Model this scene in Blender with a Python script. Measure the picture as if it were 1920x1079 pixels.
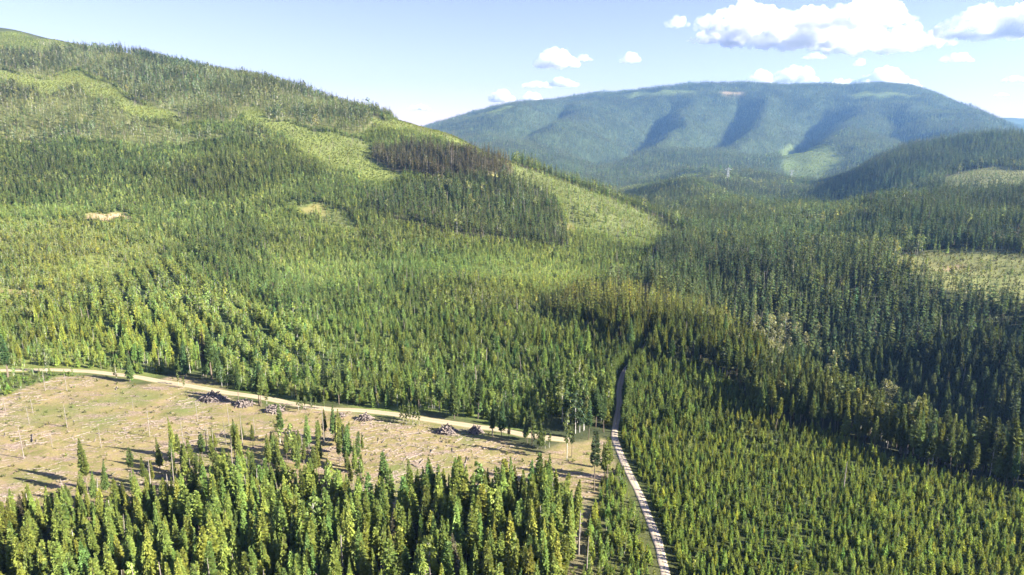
# Aerial view of a forested mountain valley with a logged clearing and a gravel road.
import bpy, math, random
import numpy as np

for o in list(bpy.data.objects): bpy.data.objects.remove(o)
scene = bpy.context.scene
col = scene.collection
R = math.radians

# ---------------------------------------------------------------- camera, world, sun, exposure
CAM_H = 120.0
cam_data = bpy.data.cameras.new('camera'); cam = bpy.data.objects.new('camera', cam_data); col.objects.link(cam)
cam.location = (0, 0, CAM_H); cam.rotation_euler = (R(90) - math.atan(289.5 / 1280), 0, 0)
cam_data.sensor_width = 36; cam_data.lens = 24; cam_data.clip_start = 1; cam_data.clip_end = 80000
scene.camera = cam

SUN_EL, SUN_AZ = R(27), R(108)          # azimuth clockwise from +Y: from the right, a little behind the camera
world = bpy.data.worlds.new('World'); scene.world = world; world.use_nodes = True
wn = world.node_tree.nodes; wl = world.node_tree.links; wn.clear()
sky = wn.new('ShaderNodeTexSky'); sky.sky_type = 'NISHITA'; sky.sun_disc = False
sky.sun_elevation = SUN_EL; sky.sun_rotation = SUN_AZ; sky.altitude = 900; sky.air_density = 1.0; sky.dust_density = 0.6; sky.ozone_density = 2.5
bg = wn.new('ShaderNodeBackground'); bg.inputs['Strength'].default_value = 0.0505
wo = wn.new('ShaderNodeOutputWorld'); tint_ = wn.new('ShaderNodeMix'); tint_.data_type = 'RGBA'; tint_.blend_type = 'MULTIPLY'; tint_.inputs[0].default_value = 1.0
tint_.inputs[7].default_value = (1.17, 0.86, 1.06, 1); wl.new(sky.outputs[0], tint_.inputs[6]); wl.new(tint_.outputs[2], bg.inputs[0]); wl.new(bg.outputs[0], wo.inputs[0])
sd = bpy.data.lights.new('sun', 'SUN'); sd.energy = 5.0; sd.angle = R(0.5); sd.color = (1.0, 0.93, 0.80)
sun = bpy.data.objects.new('sun', sd); col.objects.link(sun)
sun.rotation_euler = (R(90) - SUN_EL, 0, -SUN_AZ + math.pi)   # a sun lamp shines along its -Z
sun.location = (300, 0, 400)
scene.view_settings.view_transform = 'Standard'; scene.view_settings.look = 'None'
scene.view_settings.exposure = 2.15; scene.view_settings.gamma = 1.0; scene.view_settings.use_curve_mapping = False
cy = scene.cycles
cy.max_bounces = 8; cy.diffuse_bounces = 4; cy.glossy_bounces = 1; cy.transmission_bounces = 2; cy.volume_bounces = 8; cy.use_denoising = True; cy.transparent_max_bounces = 8
cy.use_adaptive_sampling = True; cy.adaptive_threshold = 0.02

# ---------------------------------------------------------------- places measured on the ground, in metres (x, y[, height])
COLUMNS = [[(-1.4683,60,0),(-1.2635,200,0),(-1.204,330,0),(-1.1772,420,12),(-1.1485,560,40),(-1.1241,760,85),(-1.1025,1000,160),(-1.0854,1300,260),(-1.0759,1650,360),(-1.0694,2100,480),(-1.0743,2500,500),(-1.0937,4000,420),(-1.1069,8000,300),(-1.1113,16000,200)],[(-1.1666,60,0),(-1.0039,200,0),(-0.9566,330,0),(-0.9382,420,6),(-0.9178,560,25),(-0.8997,760,60),(-0.8839,980,120),(-0.8704,1260,205),(-0.8611,1580,300),(-0.8545,1900,400),(-0.8532,2150,450),(-0.8583,2500,440),(-0.8749,4000,300),(-0.8819,8000,200),(-0.8829,16000,200)],[(-0.9655,60,0),(-0.85,168,-0.3),(-0.8213,221,0.1),(-0.7914,331,0.2),(-0.7786,410,3.2),(-0.7636,550,13.3),(-0.7504,730,36.5),(-0.7377,920,85.5),(-0.7254,1180,163.5),(-0.7159,1480,259.9),(-0.7106,1760,342.4),(-0.7077,1950,400.4),(-0.7101,2200,405),(-0.7222,3200,300),(-0.7321,6000,100),(-0.7312,16000,150)],[(-0.7241,60,0),(-0.6375,168,-0.3),(-0.6159,221,0.1),(-0.5935,331,0.2),(-0.5835,415,3.6),(-0.5727,565,10.4),(-0.5628,745,34.8),(-0.5533,950,84.4),(-0.5441,1220,165.0),(-0.5378,1520,252.9),(-0.5349,1720,310.7),(-0.5365,2050,320),(-0.5453,3000,200),(-0.5501,6000,50),(-0.5484,16000,150)],[(-0.4827,60,0),(-0.425,168,-0.3),(-0.4106,221,0.1),(-0.3957,331,0.2),(-0.3888,425,1.8),(-0.3818,590,5.6),(-0.3752,780,30.8),(-0.3689,960,84.0),(-0.3651,1100,128.2),(-0.3621,1260,175.6),(-0.3595,1480,232.4),(-0.3607,1800,230),(-0.3658,2600,120),(-0.3677,5000,0),(-0.3656,16000,150)],[(-0.2414,60,0),(-0.2125,168,-0.3),(-0.2053,221,0.1),(-0.1978,331,0.2),(-0.1943,432,0.6),(-0.1909,600,3.6),(-0.1876,790,29.6),(-0.1857,920,57.5),(-0.1844,1020,81.8),(-0.183,1140,115.8),(-0.1819,1310,152.0),(-0.1829,1650,120),(-0.1849,2400,0),(-0.1839,5000,0),(-0.1828,16000,150)],[(-0.1106,60,0),(-0.0974,168,-0.3),(-0.0941,221,0.1),(-0.0907,331,0.2),(-0.0891,433,0.3),(-0.0875,605,2.7),(-0.0864,740,17.9),(-0.0857,835,37.5),(-0.085,915,61.4),(-0.0844,1010,89.8),(-0.0838,1170,121.7),(-0.0848,1600,40),(-0.0852,2400,-50),(-0.0841,4500,60),(-0.0836,6800,210.7),(-0.0837,9000,200),(-0.0838,16000,150)],[(0.0,60,0),(0.0,168,-0.3),(0.0,221,0.1),(0.0,331,0.2),(0.0,434,0.0),(0.0,610,1.7),(0.0,745,11.3),(0.0,820,26.2),(0.0,905,51.6),(0.0,1040,78.7),(0.0,1350,-20),(0.0,2000,-70),(0.0,3000,-60),(0.0,4000,60),(0.0,6600,368.0),(0.0,8500,250),(0.0,16000,150)],[(0.1408,60,0),(0.124,168,-0.3),(0.1198,221,0.1),(0.1154,331,0.2),(0.1133,434,0.0),(0.1118,570,0.2),(0.1106,725,2.7),(0.1098,810,14.6),(0.1092,890,28.6),(0.1085,990,43.6),(0.11,1300,-60),(0.1093,1900,-90),(0.1083,2900,-80),(0.1076,3700,-18.7),(0.1065,5000,157.1),(0.1056,6600,411.4),(0.1055,7400,480),(0.1066,16000,150)],[(0.2816,60,0),(0.2479,168,-0.3),(0.2395,221,0.1),(0.2308,331,0.2),(0.2267,434,0.0),(0.2235,568,0.6),(0.2216,715,-1.4),(0.2202,850,-0.6),(0.2193,960,1.2),(0.2198,1200,-40),(0.2181,1600,-38.0),(0.2172,2300,-62.7),(0.2166,3000,-79.2),(0.2148,3900,3.3),(0.2123,5300,237.6),(0.2106,6500,491.9),(0.211,7300,480),(0.2133,16000,150)],[(0.3721,60,0),(0.3276,168,-0.3),(0.3165,221,0.1),(0.305,331,0.2),(0.2996,434,0.0),(0.2995,500,-18),(0.2948,590,0.8),(0.2928,720,-2.2),(0.2907,930,-8.3),(0.2892,1150,-11.5),(0.2881,1550,-30.7),(0.2868,2350,-57.6),(0.2858,3050,-63.8),(0.2836,3900,17.9),(0.2803,5300,257.1),(0.2779,6500,534.2),(0.2788,7300,480),(0.2818,16000,150)],[(0.4626,60,0),(0.4073,168,-0.3),(0.3935,221,0.1),(0.3792,331,0.2),(0.377,365,-2),(0.3792,425,-34),(0.3719,490,-12),(0.3672,568,0.6),(0.3637,730,-1.0),(0.3611,960,-8.6),(0.3596,1150,-11.5),(0.3596,1800,-85),(0.3566,2300,-57.4),(0.3556,2900,-65.9),(0.3535,3600,-14.9),(0.3491,5000,212.5),(0.3458,6300,498.7),(0.3466,7200,480),(0.3504,16000,150)],[(0.6034,60,0),(0.5312,168,-0.3),(0.5133,221,0.1),(0.5019,275,1.1),(0.4976,310,-1),(0.5054,365,-50),(0.4925,440,-30),(0.4786,560,4),(0.4748,712,-0.9),(0.4711,930,-4.6),(0.469,1160,-12.7),(0.4701,1560,-75),(0.4659,1900,-40),(0.4646,2150,-34.3),(0.4648,2600,-70),(0.4638,3000,-72.3),(0.4603,3500,15.2),(0.4576,4200,104.4),(0.4538,5200,292.6),(0.451,5900,474.7),(0.4518,6900,480),(0.457,16000,150)],[(0.6839,60,0),(0.6021,168,-0.3),(0.5817,221,0.1),(0.5731,255,0.5),(0.5692,278,-1),(0.5776,335,-50),(0.557,435,-24),(0.5422,545,8),(0.539,665,1.8),(0.535,830,0.9),(0.5317,1000,4.1),(0.5321,1260,-30),(0.5299,1500,-30),(0.5247,1800,20),(0.5223,2120,45.4),(0.5246,2550,-20),(0.523,3000,-3.8),(0.5208,3500,41.6),(0.5177,4200,135.6),(0.5138,5200,311.6),(0.5109,5700,475.0),(0.5119,6700,480),(0.5179,16000,150)],[(0.7643,60,0),(0.6729,168,-0.3),(0.6502,221,0.1),(0.6463,232,1.1),(0.6441,244,-1),(0.6551,300,-54),(0.624,420,-24),(0.6058,540,10),(0.6045,580,7.5),(0.5993,720,9.3),(0.5951,840,17.3),(0.5919,985,24.2),(0.5933,1180,-8),(0.5902,1350,5.5),(0.5865,1700,24.0),(0.5807,2150,94.4),(0.5854,2500,0),(0.5861,3000,-40),(0.5816,3600,52.8),(0.5777,4300,167.8),(0.5743,4900,300.6),(0.571,5500,462.6),(0.5719,6500,480),(0.5789,16000,150)],[(0.8951,60,0),(0.788,168,-0.3),(0.7643,214,-0.1),(0.7596,228,-1),(0.7728,282,-54),(0.734,390,-22),(0.71,520,12),(0.7067,590,10.3),(0.7012,715,12.9),(0.6957,850,22.8),(0.6926,960,29.6),(0.6935,1100,10),(0.6892,1330,24.6),(0.686,1600,38.2),(0.6828,1800,66.1),(0.6793,2020,105.0),(0.6853,2600,0),(0.6864,3000,-40),(0.681,3500,54.7),(0.677,4000,149.7),(0.6737,4700,258.8),(0.6763,5600,190),(0.6757,8800,265),(0.6777,10500,150)],[(0.9504,60,0),(0.8367,168,-0.3),(0.813,211,-0.4),(0.8081,224,-1),(0.822,278,-54),(0.7793,385,-20),(0.7539,515,13),(0.7497,595,11.8),(0.7439,722,14.7),(0.7383,850,24.8),(0.7353,955,30.9),(0.7362,1090,12),(0.7318,1315,25.6),(0.7284,1575,39.5),(0.725,1775,66.9),(0.7214,1985,103.7),(0.7276,2600,0),(0.7285,3100,-40),(0.7226,3900,60),(0.7215,4600,78.9),(0.7217,6000,60),(0.7173,8800,270),(0.7196,10500,150)],[(1.0258,60,0),(0.9031,168,-0.3),(0.8792,208,-0.7),(0.8739,220,-1),(0.8897,272,-54),(0.8411,380,-18),(0.8138,510,14),(0.8085,600,13.3),(0.8022,730,16.4),(0.7967,850,26.1),(0.7935,950,32.1),(0.7945,1080,14),(0.7899,1300,26.7),(0.7862,1550,40.8),(0.7825,1750,67.6),(0.7788,1950,102.6),(0.7854,2600,0),(0.786,3200,-40),(0.7823,4200,0),(0.779,6000,60),(0.7743,8800,265),(0.7759,10500,200)],[(1.3476,60,0),(1.1669,190,0),(1.1574,205,-1),(1.1579,260,-34),(1.1072,370,-18),(1.0691,500,16),(1.0557,600,30),(1.0455,850,30),(1.0403,1080,30),(1.0335,1300,50),(1.0237,1750,100),(1.0223,1950,110),(1.0317,2600,0),(1.0326,3200,-40),(1.0277,4200,0),(1.0217,7000,100),(1.0199,16000,200)],[(1.9511,60,0),(1.7143,170,0),(1.6806,200,-1),(1.6712,260,-30),(1.603,370,-18),(1.5478,500,16),(1.5284,600,30),(1.5137,850,30),(1.4937,1300,60),(1.4783,1950,120),(1.4873,2600,50),(1.4878,4200,0),(1.4792,7000,100),(1.4766,16000,200)]]
SPURS = [(26,4300,544,6100,110,300,150),(455,3700,1367,6000,215,560,250),(1119,4000,1894,5900,190,420,280),(1385,3700,2538,5500,205,520,270),(2101,3500,2621,5000,90,260,180),(330,4300,997,6000,70,260,150)]
KNOLLS = [(877,2550,130,220,45),(656,2100,110,180,34),(465,1750,90,150,24),(516,1500,80,130,22),(376,1300,60,110,14),(401,1900,90,160,26),(1002,2850,120,200,40),(696,2700,150,200,45),(323,700,50,70,7),(474,820,60,60,8),(401,950,60,90,10),(531,1000,70,80,14)]
ZONES = {
    'shade_tinted_hill': [[(454,1139),(909,1956),(1074,2052),(2260,3993),(2270,3714),(1386,1889),(1496,1864),(1602,1839),(1383,1579),(1254,1606),(1106,1614),(979,1584),(879,1553),(773,1459),(539,1150)]],
    'shade_tinted_bank': [[(120,602),(145,679),(191,733),(193,641),(218,595),(233,518),(254,476),(279,432),(305,385),(332,362),(356,341),(374,319),(393,301),(286,202),(260,205),(233,208),(204,210),(174,211),(170,220),(222,335),(144,269),(169,394),(167,442),(149,473),(115,473)],[(365,770),(451,886),(531,933),(786,1262),(843,1152),(767,947),(813,917),(968,1003),(701,720),(667,741),(608,735),(556,738),(554,767),(453,718),(398,721)]],
    'young_slope': [[(-341,328),(-319,331),(-297,333),(-274,336),(-251,339),(-220,332),(-190,325),(-161,320),(-128,305),(-97,291),(-71,284),(-46,278),(-25,272),(-4,266),(18,262),(39,259),(47,289),(55,331),(72,366),(48,403),(18,447),(40,492),(122,567),(219,843),(207,945),(108,998),(0,1031),(-416,4962),(-234,1286),(-384,1416),(-521,1448),(-752,1680),(-893,1668),(-1167,1876),(-1332,1881),(-1478,1891),(-1623,1900),(-1717,1851),(-1003,1052),(-683,697),(-471,467)]],
    'dark_slope': [[(-934,975),(-883,999),(-816,1010),(-748,1021),(-675,1015),(-599,1004),(-509,1009),(-433,1052),(-360,1023),(-297,966),(-227,918),(-138,892),(-175,866),(-118,751),(-131,692),(-193,722),(-254,814),(-289,771),(-229,629),(-133,485),(-139,430),(-213,510),(-312,625),(-376,684),(-482,754),(-540,745),(-580,714),(-610,679),(-634,644)]],
    'yellow_slope': [[(-592,599),(-566,625),(-542,659),(-507,685),(-460,699),(-341,616),(-240,474),(-161,404),(-134,339),(-157,327),(-187,331),(-219,335),(-251,339),(-274,336),(-297,333),(-319,331),(-341,328),(-408,399),(-490,487)]],
    'row_slope': [[(-340,525),(-298,569),(-200,480),(-113,385),(-84,319),(-113,323),(-142,327),(-172,331),(-236,381)]],
    'mature_upper': [[(-1516,1625),(-1438,1674),(-1332,1697),(-1222,1717),(-1129,1751),(-965,1708),(-893,1668),(-701,1676),(-521,1448),(-339,1403),(-253,1283),(-229,1255),(-257,1122),(-310,1130),(-393,1126),(-460,1229),(-458,1139),(-522,1128),(-643,1253),(-787,1362),(-996,1483),(-1089,1475),(-1183,1470),(-1261,1447),(-1305,1391)],[(-1229,1306),(-1183,1365),(-1107,1397),(-1007,1403),(-914,1355),(-749,1226),(-608,1146),(-514,1073),(-372,1061),(-362,1018),(-438,1063),(-509,1009),(-599,1004),(-676,1017),(-751,1026),(-819,1014),(-884,1001),(-934,975)]],
    'meadow_upper': [[(-1295,1381),(-1256,1453),(-1173,1485),(-1080,1509),(-987,1469),(-775,1340),(-634,1234),(-536,1160),(-515,1111),(-615,1160),(-758,1241),(-919,1363),(-1013,1411),(-1115,1407),(-1191,1375),(-1236,1314)],[(-471,1208),(-445,1221),(-383,1121),(-270,1105),(-224,1085),(-205,1029),(-147,952),(-194,932),(-245,936),(-307,1002),(-377,1076),(-428,1116)],[(-1609,1730),(-1525,1781),(-1422,1816),(-1300,1834),(-1252,1927),(-1132,1889),(-1058,1876),(-1027,1686),(-1206,1694),(-1317,1676),(-1417,1648),(-1481,1587)],[(-253,1235),(-225,1262),(-413,4926),(0,1010),(-15,1003),(-93,1104),(-184,1210),(-239,1212)]],
    'shrub_ridge': [[(-4,1029),(108,998),(207,945),(219,843),(154,748),(74,785),(62,891),(0,941),(-78,920),(-118,954),(-44,944),(-15,986)],[(-251,806),(-198,791),(-151,708),(-178,705),(-226,759)]],
    'red_stand': [[(-212,1026),(-205,1072),(-158,1085),(-79,1036),(-16,1034),(0,970),(-43,919),(-72,926),(-115,933),(-165,976)]],
    'dark_stand': [[(-183,875),(-138,887),(-78,914),(0,939),(49,895),(62,783),(54,687),(0,692),(-57,722),(-120,768),(-169,802)]],
    'bench_stand': [[(18,434),(39,484),(108,497),(153,485),(168,445),(169,394),(117,315),(93,331),(75,359),(70,371),(46,400)]],
    'plantation_far': [[(53,320),(60,340),(74,359),(93,331),(115,316),(110,287),(120,264),(126,249),(95,255),(69,254),(44,255),(44,266)]],
    'plantation_near': [[(43,256),(69,255),(95,255),(126,249),(133,238),(146,226),(158,219),(173,209),(201,206),(227,202),(253,198),(277,195),(235,161),(203,136),(180,117),(161,102),(128,102),(95,102),(62,102),(29,102),(32,114),(35,128),(38,144),(43,165),(44,192),(42,229)]],
    'edge_strip': [[(115,317),(130,338),(172,399),(146,272),(223,337),(238,321),(182,221),(285,294),(307,275),(335,264),(293,207),(279,196),(254,200),(227,202),(201,206),(172,208),(157,218),(146,225),(130,240),(120,264),(110,287)]],
    'clearing': [[(-316,302),(-292,303),(-266,303),(-242,303),(-240,322),(-233,332),(-189,322),(-157,310),(-124,296),(-95,284),(-72,278),(-50,273),(-27,265),(-4,257),(10,241),(27,242),(38,249),(39,233),(38,219),(29,212),(24,189),(21,186),(6,185),(-10,186),(-30,186),(-51,187),(-71,188),(-92,188),(-106,183),(-118,177),(-131,173),(-146,172),(-160,171),(-175,170),(-189,170),(-218,200),(-258,242)]],
    'wedge': [[(29,210),(34,221),(39,225),(43,192),(42,165),(37,144),(34,128),(31,114),(28,102),(14,102),(16,114),(17,128),(19,146),(22,168),(25,189)]],
    'roadside_bushes': [[(-380,339),(-347,339),(-314,338),(-281,336),(-248,335),(-221,331),(-234,329),(-237,319),(-240,301),(-264,299),(-288,298),(-311,297),(-335,296)]],
    'road_flank': [[(34,331),(54,331),(47,289),(41,260),(26,260),(9,266),(23,301)]],
    'open_edge': [[(-139,185),(-150,210),(-134,221),(-129,241),(-114,251),(-96,252),(-77,254),(-61,247),(-49,221),(-28,204),(-12,202),(4,200),(20,199),(21,186),(5,186),(-11,187),(-27,187),(-43,189),(-59,189),(-76,188),(-92,188),(-108,188),(-124,187)]],
    'mature_front': [[(-236,185),(-216,185),(-195,184),(-174,183),(-154,183),(-141,188),(-136,193),(-120,198),(-98,203),(-81,204),(-64,205),(-46,203),(-28,201),(-2,196),(19,194),(22,186),(21,168),(18,146),(16,128),(14,114),(13,102),(-26,102),(-65,102),(-105,102),(-144,102),(-159,116),(-179,133),(-203,156)]],
    'cut_line': [[(24,200),(28,202),(23,168),(20,146),(18,128),(16,114),(15,102),(12,102),(14,114),(15,128),(17,146),(19,168),(22,184)]],
    'right_clearing': [[(351,633),(412,704),(440,663),(461,606),(485,567),(514,540),(553,529),(606,530),(526,453),(480,451),(434,449),(389,446),(348,449),(338,466),(331,490),(316,521),(324,582)],[(944,1527),(1046,1559),(1129,1525),(1247,1498),(1315,1423),(1405,1382),(1500,1353),(1290,1157),(1189,1162),(1090,1172),(991,1184),(917,1231),(870,1274),(860,1370)]],
    'bare_patch': [[(515,707),(552,716),(522,672),(501,683)],[(-466,726),(-449,732),(-418,730),(-408,715),(-431,706),(-454,708)],[(1760,5925),(1928,5893),(1903,5826),(1746,5861)],[(-401,471),(-371,477),(-339,480),(-332,472),(-364,468),(-394,462)],[(357,587),(397,602),(390,588),(365,573)]],
    'meadow_far': [[(1681,4398),(1919,4638),(1662,3620),(1595,3316),(1466,3168),(977,2213),(1115,2772),(1320,3364)],[(639,2671),(706,2692),(689,2579),(632,2595)],[(429,1612),(464,1650),(461,1593),(416,1528)],[(1050,6338),(1526,6151),(1529,5980),(1100,6083)],[(2623,5444),(2799,5475),(3036,5457),(2929,5329),(2648,5322)],[(-276,6065),(0,5978),(84,5534),(-118,5208)]],
    'gold_patch': [[(56,791),(73,806),(74,774),(60,763)],[(-26,951),(-11,946),(-14,925),(-29,929)],[(-249,797),(-224,796),(-186,742),(-212,750)]],
}
GRAVEL_ROAD = [(41.8,154.6),(42.9,168.9),(43.9,181.7),(43.8,192.4),(43.4,210.0),(42.1,228.8),(41.4,247.0),(41.8,258.7),(44.6,271.4),(48.4,288.8),(50.5,302.8),(54.0,320.1),(58.5,335.2),(66.4,351.5),(73.8,368.0),(80.3,386.1)]
DIRT_TRACK = [(-280.8,334.2),(-246.0,335.7),(-223.0,334.2),(-197.5,327.9),(-174.3,319.5),(-155.2,312.3),(-133.7,303.8),(-113.7,297.1),(-100.7,291.2),(-85.7,285.4),(-66.1,282.8),(-51.2,278.6),(-36.6,272.9),(-20.2,267.6),(-5.5,262.9),(5.4,258.0),(19.2,253.5),(24.5,252.6)]
SLASH_PILES = [(-138.2,295.5,13.9),(-120.8,288.8,9.0),(-105.1,282.2,9.7),(-74.0,276.2,4.3),(-63.0,273.4,7.7),(-26.7,260.3,8.5),(-15.1,260.5,6.9)]
PYLONS = [(659.5,2109.4),(1108.7,2740.3)]
CLOUDS = [([(4657,12081,1570,1133,735),(6290,12834,1570,953,572),(3367,11804,1570,507,263),(3443,10596,1570,704,472),(4757,10083,1570,866,389),(2959,9799,1570,459,247),(6806,12081,1570,613,395)],'largest white cloud with grey underside over the middle of the far mountain'),([(7270,11047,1570,820,492),(7756,10931,1570,512,535)],'big white cloud with grey base at the top right corner'),([(987,15935,1570,473,449)],'round bright cloudlet high above the valley notch'),([(1465,14673,1570,183,152)],'tiny wisp just right of the round bright cloudlet'),([(2481,14997,1570,217,223)],'small isolated cloudlet left of the big cloud'),([(778,23013,1570,539,205),(1622,22498,1570,510,317)],'long thin double-humped cloud low over the valley notch'),([(-496,32844,1570,565,634)],'small puffy cloud just above the left shoulder of the far mountain'),([(892,32844,1570,513,488)],'small cloud touching the left shoulder of the far mountain'),([(-5528,42000,1483,689,343)],'faint flat cloud low over the left ridge'),([(7546,21534,1570,454,447)],'smaller of two puffs resting on the mountain crest, left one'),([(8123,20441,1570,639,455)],'larger right one of two puffs above the mountain crest'),([(12801,27424,1570,1178,611),(13962,26692,1570,1355,991)],'white cumulus partly hidden behind the mountain crest'),([(6021,14263,1570,245,127)],'small flat cloud directly under the largest cloud'),([(7620,15690,1570,123,175)],'tiny puff below the right end of the largest cloud'),([(9173,14779,1570,358,197)],'thin flat cloud right of the mountain crest'),([(14437,20441,1570,367,197)],'flat cloud low at the right edge of the sky'),([(19475,28199,1570,308,147)],'faintest small cloud above the right end of the mountain'),([(2304,10083,1570,181,165)],'loose puff left of the largest cloud')]
SNAGS_CLEARING = [(-146.6,256.2,13),(-184.2,237.1,15),(-222.2,306.2,11),(-212.4,306.8,11),(-160.4,246.3,10),(-185.7,265.1,12),(-210.4,280.3,10),(-180.1,247.1,8),(-204.0,268.7,9),(-158.0,251.2,5),(-165.6,251.5,4),(-167.7,282.9,8),(-224.1,282.6,8),(-118.5,266.2,12),(-112.5,248.4,12),(-118.0,243.7,14),(-127.9,245.9,13),(-113.3,239.4,13),(-134.3,271.7,11),(-105.4,259.8,9)]
SNAGS_STAND = [(-150.8,185.6,17),(-148.0,188.6,15),(-129.1,192.8,17),(-121.1,185.4,16),(11.8,188.3,18),(19.5,177.8,16),(20.9,169.1,12),(20.8,185.8,9),(23.7,188.5,7),(-111.0,200.4,15),(-122.0,210.0,14),(-69.2,200.0,16),(-83.3,195.9,16),(-39.0,200.2,15),(-140.8,195.5,15)]
PINES_CLEARING = [(-150.0,218.9,17),(-144.6,211.6,18),(-128.5,228.5,13),(-120.8,228.5,14),(-114.6,219.4,15),(-113.5,223.2,15),(-109.2,228.7,14),(-104.8,237.5,14),(-97.6,224.9,15),(-92.1,241.6,9),(-88.7,228.7,14),(-86.7,243.8,9),(-81.5,241.5,10),(-75.0,246.1,12),(-68.0,251.7,12),(-63.5,237.2,14),(-71.5,233.4,13),(-76.0,228.7,12),(-57.4,241.9,8),(-101.0,246.2,10),(-107.8,253.1,8),(33.4,219.1,17),(33.1,222.7,14),(36.9,221.0,7),(39.0,219.0,7),(36.1,228.8,9)]
ROADSIDE_CLUMP = [(-46.3,270.7,8),(-44.6,268.5,9),(-43.8,271.9,9),(-41.8,267.9,10),(-40.9,270.7,8),(-39.0,267.1,8),(-48.0,272.8,7),(-94.4,282.7,7),(-92.3,280.3,6),(-91.8,284.1,7),(-88.6,282.9,7),(-87.2,284.0,6),(-83.5,284.3,7),(-96.1,288.2,6),(-4.4,259.6,6),(8.4,247.2,7),(10.0,245.4,8),(11.5,248.2,7),(12.9,245.3,8),(14.6,246.2,7),(-158.0,310.0,6),(-162.5,314.2,7),(8.6,253.5,6)]
TALL_ASPENS = [(20.6,235.7,21)]
TALL_PINES = [(28.2,213.5,22),(22.7,239.0,15)]
PALE_SNAG = [(113.6,213.0,13),(75.7,329.2,6),(42.0,541.7,15)]
COTTONWOODS = [(166.4,450,24),(165.6,435,25),(175.8,450,26),(171.5,430,26),(179.9,440,26),(189.8,455,25),(165.3,410,24),(182.3,430,23),(158.2,405,24),(194.5,450,22),(197.5,440,21),(162.5,395,23),(193.0,395,25),(203.1,410,25),(212.1,415,21),(207.4,367,23),(208.2,363,24),(217.5,375,23),(208.0,355,22),(209.4,375,21),(218.9,370,22),(194.7,355,20),(216.5,345,25),(222.2,350,26),(220.1,343,25),(206.4,345,21),(201.3,425,19),(211.8,455,18)]

# ---------------------------------------------------------------- terrain height
def hash2(ix, iy, seed):
    h = (ix.astype(np.int64) * 374761393 + iy.astype(np.int64) * 668265263 + seed * 974634777) & 0xFFFFFFFF
    h = ((h ^ (h >> 13)) * 1274126177) & 0xFFFFFFFF
    return ((h ^ (h >> 16)) & 0xFFFFFF) / float(0xFFFFFF)

def vnoise(x, y, seed=0):
    ix = np.floor(x); iy = np.floor(y); fx = x - ix; fy = y - iy
    ux = fx * fx * fx * (fx * (fx * 6 - 15) + 10); uy = fy * fy * fy * (fy * (fy * 6 - 15) + 10)
    a = hash2(ix, iy, seed); b = hash2(ix + 1, iy, seed); c = hash2(ix, iy + 1, seed); d = hash2(ix + 1, iy + 1, seed)
    return (a + (b - a) * ux + (c - a) * uy + (a - b - c + d) * ux * uy) * 2 - 1

def fbm(x, y, scale, octs=4, seed=0, ridged=False):
    s = 0.0; amp = 1.0; tot = 0.0; f = 1.0 / scale
    for o in range(octs):
        xr = x * 0.8 - y * 0.6; yr = x * 0.6 + y * 0.8
        n = vnoise(xr * f + 17.3 * o, yr * f - 9.1 * o, seed + o)
        s = s + amp * ((1 - 2 * np.abs(n)) if ridged else n); tot += amp; amp *= 0.5; f *= 2.03; x, y = xr, yr
    return s / tot

NQ, NL = 240, 360
QMIN, QMAX, LMIN, LMAX = -1.5, 1.5, math.log(60.0), math.log(16000.0)
def build_table():
    ls = np.linspace(LMIN, LMAX, NL); qs = np.linspace(QMIN, QMAX, NQ)
    Z = np.zeros((len(COLUMNS), NL)); Q = np.zeros((len(COLUMNS), NL))
    for i, col in enumerate(COLUMNS):
        L = np.log([p[1] for p in col]); z = np.array([p[2] for p in col], float); q = np.array([p[0] for p in col])
        # monotone cubic (Fritsch-Carlson)
        h = np.diff(L); d = np.diff(z) / h; m = np.zeros(len(z))
        for k in range(1, len(z) - 1):
            if d[k-1] * d[k] > 0:
                w1 = 2 * h[k] + h[k-1]; w2 = h[k] + 2 * h[k-1]
                m[k] = (w1 + w2) / (w1 / d[k-1] + w2 / d[k])
        k = np.clip(np.searchsorted(L, ls, side='right') - 1, 0, len(L) - 2); t = (ls - L[k]) / h[k]
        Z[i] = ((2*t**3 - 3*t**2 + 1) * z[k] + (t**3 - 2*t**2 + t) * h[k] * m[k] + (-2*t**3 + 3*t**2) * z[k+1] + (t**3 - t**2) * h[k] * m[k+1])
        Q[i] = np.interp(ls, L, q)
    T = np.zeros((NQ, NL))
    for j in range(NL):
        T[:, j] = np.interp(qs, Q[:, j], Z[:, j])
    for _ in range(3):
        P = np.pad(T, ((2, 2), (0, 0)), mode='edge'); T = (P[:-4] + 4*P[1:-3] + 6*P[2:-2] + 4*P[3:-1] + P[4:]) / 16
    return T
TABLE = build_table()

def smooth01(x): x = np.clip(x, 0, 1); return x * x * (3 - 2 * x)

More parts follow.
